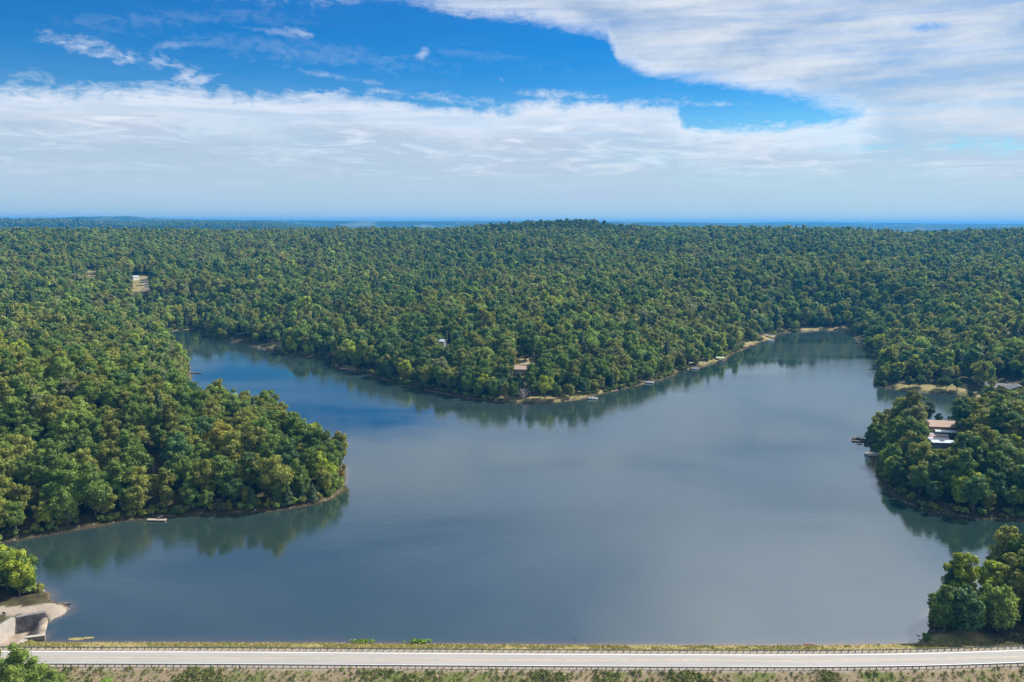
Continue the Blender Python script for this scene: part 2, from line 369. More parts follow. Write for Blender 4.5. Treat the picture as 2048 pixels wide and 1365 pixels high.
def in_poly(x, y, P):
    ins = np.zeros(x.shape, bool); n = len(P)
    for i in range(n):
        ax, ay = P[i]; bx, by = P[(i + 1) % n]
        ins ^= ((ay > y) != (by > y)) & (x < (bx - ax) * (y - ay) / (by - ay + 1e-12) + ax)
    return ins
def height(x, y, want=False):
    x = np.asarray(x, float); y = np.asarray(y, float)
    r = np.hypot(x, y); a = np.degrees(np.arctan2(x, y))
    hA = np.interp(a, *PA); hB = np.interp(a, *PB); hC = np.interp(a, *PC); hD = np.interp(a, *PD)
    rA = 1900.
    und = (fbm(x, y, 420, 3, 5) - .5)
    e = np.where(r < rA, hA * (.35 * np.clip((r - 560) / (rA - 560), 0, 1) + .65 * ss((r - 560) / (rA - 560))), 0)
    e = e + np.where(r < rA, und * 26 * ss((r - 600) / 400) * (1 - .7 * ss((r - 1500) / 400)), 0)
    e = np.where((r >= rA) & (r < 3000), hA + (np.minimum(hA, hB) - 45 - hA) * ss((r - rA) / 1100), e)
    v1 = np.minimum(hA, hB) - 45
    e = np.where((r >= 3000) & (r < DB_), v1 + (hB - v1) * ss((r - 3000) / (DB_ - 3000)) + und * 8, e)
    v2 = np.minimum(hB, hC) - 60
    e = np.where((r >= DB_) & (r < 7800), hB + (v2 - hB) * ss((r - DB_) / (7800 - DB_)), e)
    e = np.where((r >= 7800) & (r < DC_), v2 + (hC - v2) * ss((r - 7800) / (DC_ - 7800)) + und * 24 * ss((r - 7800) / 600) * ss((DC_ - r) / 700), e)
    v3 = np.minimum(hC, hD) - 80
    e = np.where((r >= DC_) & (r < 11200), hC + (v3 - hC) * ss((r - DC_) / (11200 - DC_)), e)
    e = np.where(r >= 11200, v3 + (hD - v3) * ss((r - 11200) / (DD_ - 11200)), e)
    e = np.where(r >= DD_, hD - 60 * ss((r - DD_) / 1500), e)
    near = r < 1500
    sd = np.full(x.shape, 1000.); sd[near] = lake_sd(x[near], y[near])
    land = np.clip(sd * .48, 0, 1.3) + np.clip((sd - 3) * .085, 0, 9) + (fbm(x, y, 14, 3, 2) - .5) * np.clip(sd * .08, 0, .5)
    for c, rad, amp in bumps: land = land + amp * np.exp(-((x - c.x) ** 2 + (y - c.y) ** 2) / rad ** 2) * ss(sd / 45)
    nat = np.where(sd > 0, land + e * ss(sd / 120), np.maximum(sd * .28, -5))
    # south of the road the ground drops away
    s = y - road_y(x)
    nat = np.where(s < 0, nat + (-8.5 - nat) * ss(-s / 22), nat)
    crest = ROAD_Z - .12
    dam = np.where(s >= 0, crest - np.maximum(s - 4.7, 0) / 2.75, crest - np.maximum(-s - 5.0, 0) / 2.3)
    dam = np.maximum(dam, -10.) + (fbm(x, y, 3.0, 2, 9) - .5) * .22 * (np.abs(s) > 6)
    dam = np.where(r < 600, dam, -50)
    h = np.maximum(nat, dam)
    flat = (np.abs(s) < 5.5) & (r < 600)
    h = np.where(flat, np.minimum(h, crest), h)
    ch = (in_poly(x, y, chute) | in_poly(x + .8, y, chute) | in_poly(x - .4, y, chute) | in_poly(x, y - .8, chute) | in_poly(x, y + .8, chute) | in_poly(x + .6, y - .6, chute)) & (s > 4)
    h = np.where(ch, -4.4, h)
    if want: return h, sd, s
    return h
def hz(x, y): return float(height(np.array([x]), np.array([y]))[0])
def ground(px, py, off=0.):
    """first point of the terrain seen through a photo pixel"""
    d = ray(px, py); hr = math.hypot(d.x, d.y)
    rr = np.geomspace(150, 9000, 6000); x = d.x / hr * rr; y = d.y / hr * rr; z = CAM_H + d.z / hr * rr
    h = height(x, y); i = int(np.argmax(z < np.maximum(h, 0) + off)); 
    return Vector((x[i], y[i], max(h[i], 0)))

# ------------------------------------------------------------------ terrain
angs = np.radians(np.concatenate([np.linspace(-75, -42, 60, endpoint=False), np.linspace(-42, 42, 400), np.linspace(42.3, 75, 60)]))
rads = np.concatenate([np.geomspace(60, 185, 50, endpoint=False), np.geomspace(185, 232, 75, endpoint=False), np.geomspace(232, 2200, 380, endpoint=False), np.geomspace(2200, 15500, 230)])
AA, RR = np.meshgrid(angs, rads); GX = (np.sin(AA) * RR).ravel(); GY = (np.cos(AA) * RR).ravel()
GZ, GSD, GS = height(GX, GY, True)
rr_ = RR.ravel()
GZ = GZ + np.where(rr_ > 4700, (vnoise(GX, GY, 40, 31) - .5) * 8, 0)
nr, na = RR.shape
idx = np.arange(nr * na).reshape(nr, na)
quads = np.stack([idx[:-1, :-1], idx[:-1, 1:], idx[1:, 1:], idx[1:, :-1]], -1).reshape(-1, 4)
def ground_material():
    m = bpy.data.materials.new('ground'); m.use_nodes = True; t = NT(m.node_tree); p = t.n['Principled BSDF']
    p.inputs['Roughness'].default_value = .95; p.inputs['Specular IOR Level'].default_value = .1
    g = t.node('ShaderNodeNewGeometry'); P = g.outputs['Position']
    s_ = t.node('ShaderNodeSeparateXYZ'); t.l.new(P, s_.inputs[0]); z = s_.outputs[2]
    at_ = lambda n: t.node('ShaderNodeAttribute', attribute_name=n).outputs['Fac']
    a = t.noise(P, .25, 8, .65); b = t.noise(P, 1.6, 6, .7); c = t.noise(P, .03, 5, .6)
    floor = t.mix(t.mapr(a, .35, .65), (.035, .03, .018, 1), (.075, .07, .03, 1))
    far = t.mix(t.mapr(t.noise(P, .02, 8, .8), .38, .62), (.018, .034, .014, 1), (.062, .085, .028, 1))
    farm = t.mapr(t.noise(P, .0022, 5, .65), .56, .62)
    far = t.mix(t.m('MULTIPLY', farm, .4), far, (.30, .30, .17, 1))
    col_ = t.mix(at_('far'), floor, far)
    sand = t.mix(t.mapr(b, .35, .65), (.15, .10, .065, 1), (.33, .24, .155, 1))
    zn = t.m('ADD', z, t.m('MULTIPLY', t.m('SUBTRACT', a, .5), 1.6))
    col_ = t.mix(t.m('MULTIPLY', t.m('MULTIPLY', t.mapr(zn, .45, .0), at_('nearshore')), t.mapr(t.noise(P, .045, 3, .5), .50, .64, .08, 1.)), col_, sand)
    lawn = t.mix(t.mapr(a, .38, .62), (.16, .165, .05, 1), (.33, .26, .13, 1))
    lawn = t.mix(t.m('MULTIPLY', t.mapr(b, .5, .75), .5), lawn, (.36, .29, .17, 1))
    col_ = t.mix(at_('lawn'), col_, lawn)
    # dam grass upstream; dry pinkish thatch with green patches downstream
    up = t.mix(t.mapr(t.noise(P, .18, 7, .7), .38, .62), (.19, .19, .06, 1), (.32, .25, .115, 1))
    up = t.mix(t.mapr(t.noise(P, .9, 5, .7), .56, .72), up, (.33, .27, .2, 1))
    wet = t.mapr(t.m('ADD', z, t.m('MULTIPLY', t.m('SUBTRACT', b, .5), .6)), .42, .1)
    up = t.mix(wet, up, (.26, .16, .09, 1))
    dn = t.mix(t.mapr(t.noise(P, .13, 8, .75), .47, .58), (.29, .225, .145, 1), (.15, .175, .05, 1))
    dn = t.mix(t.mapr(t.noise(P, 1.1, 6, .75), .52, .66), dn, (.09, .10, .035, 1))
    dn = t.mix(t.mapr(t.noise(P, 2.3, 4, .75), .57, .72), dn, (.38, .31, .235, 1))
    col_ = t.mix(at_('dam_up'), col_, up); col_ = t.mix(at_('dam_down'), col_, dn)
    gravel = t.mix(t.mapr(b, .3, .7), (.25, .215, .175, 1), (.36, .31, .26, 1))
    col_ = t.mix(at_('gravel'), col_, gravel)
    t.l.new(col_, p.inputs['Base Color'])
    bn = t.node('ShaderNodeBump'); bn.inputs['Strength'].default_value = .6; bn.inputs['Distance'].default_value = .35
    t.l.new(b, bn.inputs['Height']); t.l.new(bn.outputs[0], p.inputs['Normal'])
    return m
M['ground'] = ground_material()
tm = mesh_np('ground', np.stack([GX, GY, GZ], -1), quads, [M['ground']], True)
def add_attr(me, name, v):
    a = me.attributes.new(name, 'FLOAT', 'POINT'); a.data.foreach_set('value', np.asarray(v, np.float32))
gpx, gpy, gdz = project(np.stack([GX, GY, GZ], -1))
# lawns and clearings: (photo x0, y0, x1, y1) of the ground that shows
clear_px = [(266, 553, 299, 582), (174, 541, 192, 556), (1034, 719, 1066, 732), (1005, 796, 1180, 806), (1795, 770, 1935, 784), (1602, 657, 1702, 662), (1946, 786, 1962, 794)]
lawn_px = [(1492, 684, 1512, 692), (1530, 670, 1546, 680), (355, 656, 400, 663), (1348, 732, 1380, 742), (1400, 720, 1440, 729), (545, 688, 562, 697), (680, 731, 715, 741), (1120, 778, 1192, 797), (1200, 780, 1260, 788), (780, 752, 806, 758)]
lawn = np.zeros(len(GX))
for (x0, y0, x1, y1) in clear_px + lawn_px:
    jx = (vnoise(GX, GY, 9, 61) - .5) * 9; jy = (vnoise(GX, GY, 9, 62) - .5) * 5
    inside = (gpx + jx > x0 - 2) & (gpx + jx < x1 + 2) & (gpy + jy > y0 - 1.5) & (gpy + jy < y1 + 1.5) & (rr_ < 2300) & (GSD > 0)
    lawn[inside] = 1
add_attr(tm, 'lawn', lawn * (GSD > 1.0))
add_attr(tm, 'far', ss((rr_ - 1700) / 400))
add_attr(tm, 'nearshore', ss((40 - GSD) / 20) * (rr_ < 1500))
damz = (rr_ < 420) & (np.abs(GS) < 60)
onlake = in_poly(GX, GY - 12, lake) | in_poly(GX, GY + 2, lake)
wx0, wx1 = at(88, 1290, 2).x, at(1830, 1290, 2).x
add_attr(tm, 'dam_up', ss((GS - 0) / 1.) * ss((18 - GS) / 2.) * ss((GX - wx0 + 14) / 3) * ss((at(2000, 1290, 2).x - GX) / 4) * (rr_ < 420))
add_attr(tm, 'dam_down', ss((-GS) / 1.) * ss((60 + GS) / 20.) * (rr_ < 500))
gravel = ((np.abs(GS + .25) < 5.1) & (rr_ < 600)).astype(float)
tip = at(60, 1216, 1.)
spit = in_poly(GX, GY, np.array([tuple(at(x, y, 1.0)[:2]) for x, y in [(-60, 1243), (30, 1236), (92, 1232), (100, 1240), (128, 1230), (139, 1218), (126, 1208), (104, 1206), (70, 1213), (30, 1219), (-60, 1222)]]))
gravel[spit & (GS > 6)] = 1
for q in [(284, 556, 301, 583), (1044, 725, 1057, 736)]:
    inside = (gpx > q[0]) & (gpx < q[2]) & (gpy > q[1]) & (gpy < q[3]) & (rr_ < 2000); gravel[inside] = .8
add_attr(tm, 'gravel', gravel)
g_o = link('ground', tm); g_o['kind'] = 'structure'

# ------------------------------------------------------------------ water
wx = np.arange(lake[:, 0].min() - 12, lake[:, 0].max() + 12, 3.0); wy = np.arange(lake[:, 1].min() - 3, lake[:, 1].max() + 12, 3.0)
WX, WY = np.meshgrid(wx, wy); hh, sdd, sss = height(WX.ravel(), WY.ravel(), True)
weir_x = at(82, 1255, 0).x
okv = ((sdd < 7) & (sss > 5) & ~((WX.ravel() < weir_x) & (sss < 36))).reshape(WX.shape)
ix = np.arange(WX.size).reshape(WX.shape); ok = okv[:-1, :-1] & okv[1:, :-1] & okv[:-1, 1:] & okv[1:, 1:]
wq = np.stack([ix[:-1, :-1], ix[:-1, 1:], ix[1:, 1:], ix[1:, :-1]], -1)[ok]
used, inv = np.unique(wq, return_inverse=True)
def water_material():
    m = bpy.data.materials.new('water'); m.use_nodes = True; t = NT(m.node_tree); p = t.n['Principled BSDF']
    g = t.node('ShaderNodeNewGeometry'); P = g.outputs['Position']
    mp = t.node('ShaderNodeMapping'); t.l.new(P, mp.inputs[0]); mp.inputs['Rotation'].default_value = (0, 0, R(12)); mp.inputs['Scale'].default_value = (.55, 1., 1.)
    sh = t.node('ShaderNodeAttribute', attribute_name='shallow').outputs['Fac']
    wind = t.mapr(t.noise(mp.outputs[0], .012, 4, .55, .6), .35, .68)
    deepc = t.mix(wind, (.012, .030, .026, 1), (.028, .048, .048, 1))
    c = t.mix(t.m('MULTIPLY', sh, .75), deepc, (.16, .105, .05, 1)); t.l.new(c, p.inputs['Base Color'])
    p.inputs['IOR'].default_value = 2.4; p.inputs['Specular IOR Level'].default_value = .9
    t.l.new(t.mapr(wind, 0, 1, .02, .11, False), p.inputs['Roughness'])
    n1 = t.noise(mp.outputs[0], .45, 3, .6); n2 = t.noise(mp.outputs[0], 2.2, 3, .6)
    b1 = t.node('ShaderNodeBump'); b1.inputs['Strength'].default_value = 1; b1.inputs['Distance'].default_value = .044
    hgt = t.m('ADD', n1, t.m('MULTIPLY', n2, .38)); hgt = t.m('MULTIPLY', hgt, t.mapr(wind, 0, 1, .22, 1.25, False))
    t.l.new(hgt, b1.inputs['Height']); t.l.new(b1.outputs[0], p.inputs['Normal'])
    return m
M['water'] = water_material()
wm = mesh_np('water', np.stack([WX.ravel()[used], WY.ravel()[used], np.zeros(len(used))], -1), inv.reshape(-1, 4), [M['water']], True)
add_attr(wm, 'shallow', np.clip(1 + hh[used] / .9, 0, 1) ** 1.5)
w_o = link('water', wm); w_o['kind'] = 'structure'

# ------------------------------------------------------------------ road
def stations(off, z, x0=None, x1=None, step=3.):
    x0 = xs_[0] if x0 is None else x0; x1 = xs_[-1] if x1 is None else x1
    st = []
    for x in np.linspace(x0, x1, max(2, int((x1 - x0) / step))):
        dy = float(road_y(x + 1) - road_y(x - 1)) / 2; n = Vector((-dy, 1, 0)).normalized()
        st.append((Vector((x, float(road_y(x)), z)) + n * off, (n.x, n.y)))
    return st
def asphalt():
    m = bpy.data.materials.new('asphalt'); m.use_nodes = True; t = NT(m.node_tree); p = t.n['Principled BSDF']; p.inputs['Roughness'].default_value = .85
    P = t.node('ShaderNodeNewGeometry').outputs['Position']
    mp = t.node('ShaderNodeMapping'); t.l.new(P, mp.inputs[0]); mp.inputs['Scale'].default_value = (.05, 1, 1)
    c = t.mix(t.mapr(t.noise(mp.outputs[0], .9, 5, .6), .3, .7), (.285, .275, .265, 1), (.338, .326, .315, 1))
    c = t.mix(t.m('MULTIPLY', t.mapr(t.noise(P, .4, 8, .8), .60, .72), .35), c, (.30, .29, .29, 1))
    v = t.node('ShaderNodeTexVoronoi', feature='DISTANCE_TO_EDGE'); v.inputs['Scale'].default_value = .16; t.l.new(P, v.inputs['Vector'])
    c = t.mix(t.m('MULTIPLY', t.mapr(v.outputs['Distance'], .012, .0), .4), c, (.22, .21, .21, 1))
    t.l.new(c, p.inputs['Base Color']); return m
M['asphalt'] = asphalt()
rd = MB(); rd.sweep([(-3.45, -.3), (3.35, -.3), (3.35, 0), (-3.45, 0)], stations(0, ROAD_Z)); r_o = rd.build('road', M['asphalt']); r_o['kind'] = 'structure'
for nm, off, wd, mm in (('white_edge_line', 2.72, .22, 'rail_line'), ('white_edge_line', -2.95, .24, 'rail_line'), ('yellow_centre_line', -.02, .11, 'yellow_line'), ('yellow_centre_line', -.26, .11, 'yellow_line')):
    q = MB(); q.sweep([(-wd / 2, -.003), (wd / 2, -.003), (wd / 2, .006), (-wd / 2, .006)], stations(off, ROAD_Z + .004)); q.build(nm, M[mm], r_o)

def guardrail(off, label, x0, x1, post_side):
    x0 = at(x0, 1315, ROAD_Z).x; x1 = at(x1, 1315, ROAD_Z).x
    root = empty('guardrail', (0, 0, 0), 0, label, 'guardrail', 'guardrails along the lakeside road')
    b = MB(); b.sweep([(-.02, .50), (.03, .52), (-.01, .58), (.03, .64), (.0, .70), (-.05, .78), (-.10, .70), (-.06, .64), (-.10, .58), (-.06, .52)], stations(off, ROAD_Z, x0, x1, 3.8)); b.build('rail_beam', M['steel'], root)
    xs = np.arange(x0, x1, 1.905); mid = len(xs) // 2
    sel = set(range(mid - 50, mid + 50)) if len(xs) > 100 else set(range(len(xs)))
    pm = MB().box(-.075, -.1, -.25, .075, .1, .76); proto = None; rest = MB()
    for i, x in enumerate(xs):
        dy = float(road_y(x + 1) - road_y(x - 1)) / 2; y = float(road_y(x)) + off + .13 * post_side
        if i in sel:
            if proto is None: proto = pm.build('post', M['dark_steel'], root); o = proto
            else: o = proto.copy(); col.objects.link(o); o.parent = root
            o.location = (x, y, ROAD_Z)
        else: rest.box(x - .075, y - .1, ROAD_Z - .25, x + .075, y + .1, ROAD_Z + .76)
    if len(xs) > 100:
        o = rest.build('post', M['dark_steel'], root); o['kind'] = 'stuff'
    return root
guardrail(3.95, 'grey steel guardrail on the lake side of the road', -100, 2200, 1)
guardrail(-4.25, 'grey steel guardrail on the near side of the road above the dry slope', -100, 2200, -1)

# ------------------------------------------------------------------ trees: meshes
def leaf_quads(P, N, size, r_, aspect=.75):
    """quads centred on P facing N (jittered)"""
    n = len(P); N = N / (np.linalg.norm(N, axis=1, keepdims=True) + 1e-9)
    rv = r_.normal(size=(n, 3)); U = np.cross(N, rv); U /= np.linalg.norm(U, axis=1, keepdims=True) + 1e-9; V = np.cross(N, U)
    sz = size * r_.uniform(.65, 1.35, (n, 1))
    c = [P + U * sz, P + V * sz * aspect + N * sz * .15, P - U * sz, P - V * sz * aspect]
    return np.stack(c, 1).reshape(-1, 3), np.arange(n * 4).reshape(n, 4)
def ico(n=1):
    bm = bmesh.new(); bmesh.ops.create_icosphere(bm, subdivisions=n, radius=1)
    V = np.array([v.co[:] for v in bm.verts]); Fc = np.array([[v.index for v in f.verts] for f in bm.faces]); bm.free(); return V, Fc
ICO = ico(1)
def broad_crown(seed, Rr, z0, z1, nl, leaves, size, open_=0., lob=1.):
    """an uneven crown: lobes spread through an ellipsoid, leaf clumps over each lobe"""
    r_ = np.random.default_rng(seed); V = []; Fq = []; off = 0
    C = []; Rd = []
    zc = (z0 + z1) / 2; hz_ = (z1 - z0) / 2
    for i in range(nl):
        for _ in range(40):
            u = r_.uniform(-1, 1, 3); d = np.linalg.norm(u)
            if d < 1 and d > .25: break
        lr = r_.uniform(.28, .46) * Rr * lob * (1.12 - .35 * max(0, u[2]))
        c = np.array([u[0] * (Rr - lr * .75), u[1] * (Rr - lr * .75), zc + u[2] * (hz_ - lr * .6)])
        w_ = 1 - .28 * max(0, -u[2]) ** 1.5 - .22 * max(0, u[2]) ** 2
        c[:2] *= w_; C.append(c); Rd.append(lr)
    # a core lobe
    C.append(np.array([0, 0, zc])); Rd.append(Rr * .55)
    C = np.array(C); Rd = np.array(Rd)
    wt = Rd ** 2; wt /= wt.sum()
    li = r_.choice(len(C), leaves, p=wt)
    D = r_.normal(size=(leaves, 3)); D[:, 2] += .35; D /= np.linalg.norm(D, axis=1, keepdims=True)
    # secondary lumpiness on each lobe
    lump = 1 + .22 * np.sin(D[:, 0] * 5.1 + li * 1.7) * np.sin(D[:, 1] * 5.7 + li) + .12 * np.sin(D[:, 2] * 9 + li * 2.3)
    rad = Rd[li] * lump * r_.uniform(.78 - open_, 1.10, leaves)
    P = C[li] + D * rad[:, None] * np.array([1, 1, .82])
    N = D + r_.normal(size=D.shape) * .55
    v, f = leaf_quads(P, N, size, r_)
    # inner masses that close the crown
    cv = []; cf = []; o2 = 0
    for c, lr in zip(C, Rd):
        vv = ICO[0] * lr * (.74 - open_ * 1.2) * r_.uniform(.85, 1.1, (len(ICO[0]), 1)) * np.array([1, 1, .82]) + c
        cv.append(vv); cf.append(ICO[1] + o2); o2 += len(vv)
    return v, f, np.concatenate(cv), np.concatenate(cf)
def conifer_crown(seed, Rr, z0, z1, leaves, size, power=.9):
    r_ = np.random.default_rng(seed); t = 1 - np.sqrt(r_.uniform(0, 1, leaves)); z = z0 + (z1 - z0) * t
    an = r_.uniform(0, 2 * math.pi, leaves)
    tier = .82 + .22 * np.sin(t * 26 + np.sin(an * 3 + seed) * 1.4) + .12 * np.sin(an * 5 + t * 9)
    rad = Rr * (1 - t) ** power * tier * r_.uniform(.7, 1.08, leaves) + .08
    P = np.stack([np.cos(an) * rad, np.sin(an) * rad, z - rad * .12], -1)
    N = np.stack([np.cos(an), np.sin(an), np.full(leaves, .7)], -1) + r_.normal(size=(leaves, 3)) * .45
    v, f = leaf_quads(P, N, size, r_, .5)
    k = 9; cv = [[math.cos(2 * math.pi * i / k) * Rr * .72, math.sin(2 * math.pi * i / k) * Rr * .72, z0 + .3] for i in range(k)] + [[0, 0, z0 + (z1 - z0) * .93], [0, 0, z0 + .1]]
    cf = [[i, (i + 1) % k, k] for i in range(k)] + [[(i + 1) % k, i, k + 1] for i in range(k)]
    return v, f, np.array(cv), np.array(cf)
def tri2quad(cf): return np.concatenate([cf, cf[:, :1]], 1)
def tube_np(paths, n=6):
    V = []; Q = []; o = 0
    for path in paths:
        for (a, r0), (b, r1) in zip(path, path[1:]):
            a = Vector(a); b = Vector(b); d = (b - a).normalized(); u = d.orthogonal().normalized(); v = d.cross(u)
            for i in range(n):
                t = 2 * math.pi * i / n; V.append(a + (u * math.cos(t) + v * math.sin(t)) * r0)
            for i in range(n):
                t = 2 * math.pi * i / n; V.append(b + (u * math.cos(t) + v * math.sin(t)) * r1)
            for i in range(n): Q.append((o + i, o + (i + 1) % n, o + n + (i + 1) % n, o + n + i))
            o += 2 * n
    return np.array([tuple(v) for v in V]), np.array(Q)
def trunk_paths(seed, h, r, limbs=5, spread=3.2):
    rd_ = random.Random(seed); P = [((0, 0, -.6), r * 1.25), ((rd_.uniform(-.1, .1), rd_.uniform(-.1, .1), h * .35), r * .85), ((rd_.uniform(-.3, .3), rd_.uniform(-.3, .3), h * .62), r * .6), ((rd_.uniform(-.5, .5), rd_.uniform(-.5, .5), h * .86), r * .22)]
    L_ = [P]
    for i in range(limbs):
        a = i * 2.4 + rd_.uniform(-.4, .4); t = rd_.uniform(.34, .6); z = h * t; s = spread * rd_.uniform(.6, 1)
        L_.append([((0, 0, z), r * .42), ((math.cos(a) * s * .55, math.sin(a) * s * .55, z + h * .10), r * .28), ((math.cos(a) * s, math.sin(a) * s, z + h * rd_.uniform(.17, .25)), r * .09)])
    return L_
def tri_faces_mesh(name, parts, mats):
    """join (V, quads/tris, matidx) into one mesh; triangles are padded through a bmesh-free path"""
    me = bpy.data.meshes.new(name); V = []; loops = []; tot = []; mi = []; o = 0
    for v, f, m in parts:
        V.append(v); loops.append((f + o).ravel()); tot.append(np.full(len(f), f.shape[1])); mi.append(np.full(len(f), m)); o += len(v)
    V = np.concatenate(V).astype(np.float32); loops = np.concatenate(loops).astype(np.int32); tot = np.concatenate(tot).astype(np.int32); mi = np.concatenate(mi).astype(np.int32)
    st = np.concatenate([[0], np.cumsum(tot)[:-1]]).astype(np.int32)
    me.vertices.add(len(V)); me.vertices.foreach_set('co', V.ravel()); me.loops.add(len(loops)); me.loops.foreach_set('vertex_index', loops)
    me.polygons.add(len(tot)); me.polygons.foreach_set('loop_start', st); me.polygons.foreach_set('loop_total', tot); me.polygons.foreach_set('material_index', mi)
    me.update(calc_edges=True)
    for m in mats: me.materials.append(m)
    return me
# kinds: (shape word, crown args)
KIND = [  # name, R, z0, z1, lobes, open
    ('round-crowned', 5.2, 2.6, 15.0, 17, 0.), ('spreading', 6.1, 3.2, 14.0, 20, 0.02), ('tall', 4.5, 2.2, 17.5, 17, 0.), ('bushy', 4.8, .6, 12.5, 17, 0.), ('uneven', 5.4, 2.4, 15.8, 15, .06), ('slender', 3.5, 1.6, 15.5, 13, .04)]
NEAR = []; FAR = []
for i, (nm, Rr, z0, z1, nl, op) in enumerate(KIND):
    v, f, cv, cf = broad_crown(100 + i, Rr, z0, z1, int(nl * 1.9), 8500, .29, op, lob=.74)
    tv, tf = tube_np(trunk_paths(i, z1, .26, 6, Rr * .7))
    crown = tri_faces_mesh('crown', [(v, f, 0), (cv, cf, 0)], [M['leaf']]); trunk = tri_faces_mesh('trunk', [(tv, tf, 0)], [M['bark']])
    whole = tri_faces_mesh('near_tree', [(v, f, 0), (cv, cf, 0), (tv, tf, 1)], [M['leaf'], M['bark']])
    NEAR.append((crown, trunk, whole))
    v, f, cv, cf = broad_crown(100 + i, Rr, z0, z1, nl, 1300, .62, op)
    FAR.append(tri_faces_mesh('far_tree', [(v, f, 0), (cv, cf, 0), (tube_np(trunk_paths(i, z1, .26, 0))[0], tube_np(trunk_paths(i, z1, .26, 0))[1], 1)], [M['leaf'], M['bark']]))
CON = []
for i, (Rr, z0, z1, pw) in enumerate([(2.7, .4, 7.5, .75), (2.3, .5, 9.5, .8), (3.4, 3.0, 17., .62)]):
    v, f, cv, cf = conifer_crown(i, Rr, z0, z1, 3800 if i < 2 else 4200, .26 if i < 2 else .40, pw)
    tv, tf = tube_np([[((0, 0, -.6), .2), ((0, 0, z1 * .9), .05)]])
    CON.append((tri_faces_mesh('crown', [(v, f, 0), (cv, cf, 0)], [M['needle']]), tri_faces_mesh('trunk', [(tv, tf, 0)], [M['bark']]), tri_faces_mesh('conifer', [(v, f, 0), (cv, cf, 0), (tv, tf, 1)], [M['needle'], M['bark']])))

TINT = {'dark green': (.050, .085, .028), 'mid green': (.088, .132, .034), 'olive green': (.140, .150, .042), 'pale green': (.150, .200, .055), 'brownish green': (.112, .124, .048),
        'yellow green': (.20, .235, .035), 'blue green': (.060, .110, .052), 'grey green': (.135, .145, .090), 'golden': (.21, .19, .04)}
TINT = {k: (v[0] * 1.58, v[1] * 1.62, v[2] * 1.20) for k, v in TINT.items()}

# ------------------------------------------------------------------ tree placement
def jitter_grid(x0, x1, y0, y1, s):
    gx, gy = np.meshgrid(np.arange(x0, x1, s), np.arange(y0, y1, s * .87)); gx = gx + (np.arange(gx.shape[0]) % 2)[:, None] * s / 2
    n = gx.size; return gx.ravel() + rng.uniform(-.36, .36, n) * s, gy.ravel() + rng.uniform(-.36, .36, n) * s
tx1, ty1 = jitter_grid(-650, 700, 100, 720, 6.9); m_ = (ty1 < 700)
tx2, ty2 = jitter_grid(-1750, 1750, 300, 2120, 8.4); m2 = ~((tx2 > -650) & (tx2 < 700) & (ty2 < 700))
tx3, ty3 = jitter_grid(-5400, 5400, 3900, 6600, 23.)
tx4, ty4 = jitter_grid(-260, -110, 225, 275, 4.3); tx5, ty5 = jitter_grid(105, 230, 205, 262, 6.2)
m_ &= ~((tx1 > -260) & (tx1 < -110) & (ty1 < 275)) & ~((tx1 > 105) & (tx1 < 230) & (ty1 < 262))
TX = np.concatenate([tx1[m_], tx2[m2], tx3, tx4, tx5]); TY = np.concatenate([ty1[m_], ty2[m2], ty3, ty4, ty5])
ra = np.hypot(TX, TY); aa = np.degrees(np.arctan2(TX, TY))
keep = (np.abs(aa) < 43) & ((ra < 2060) | ((ra > 5000) & (ra < 6450))) | ((ra < 420) & (np.abs(aa) < 55))
keep2 = rng.uniform(0, 1, keep.sum()) > .07
TX, TY, ra = TX[keep][keep2], TY[keep][keep2], ra[keep][keep2]
TZ, TSD, TS = height(TX, TY, True)
farb = ra > 2500
right_x = at(1850, 1270, 0).x
keep = ((TSD > 2.6) | ((ra < 280) & (TX < 0) & (TSD > 1.3))) & (TZ > .45) & ((TS > 13) | (ra > 600) | (TS < -30) | ((TX > right_x) & (TS > 14.0)))
# no trees on the spit, the chute or the open dam slope; the woods below the road only far left and off frame
tip_x = at(106, 1215, 1).x
keep &= ~((TY < at(60, 1196, 1).y) & (TS > 0) & (TX < tip_x + 30) & (TX > at(-300, 1215, 1).x))
keep &= ~((TS < 0) & (ra < 600))
TX, TY, TZ, ra, TSD = TX[keep], TY[keep], TZ[keep], ra[keep], TSD[keep]
n = len(TX)
sc = (.64 + .68 * rng.uniform(0, 1, n)) * np.where(ra > 2500, 1.6, 1.0) * (1 + .12 * (vnoise(TX, TY, 60, 3) - .5))
sc *= np.where((TSD < 6), .90, 1.05)
sc *= np.where((ra < 280) & (TX < 0), .72, 1.0) * np.where((ra < 300) & (TX > 0), 1.04, 1.0)
kind = rng.integers(0, 6, n)
kind = np.where((TSD < 9) & (rng.uniform(0, 1, n) < .55), 3, kind)
kind = np.where((TX > right_x) & (ra < 300) & (TY - road_y(TX) < 19), 3, kind)
szv = rng.uniform(.86, 1.14, n)
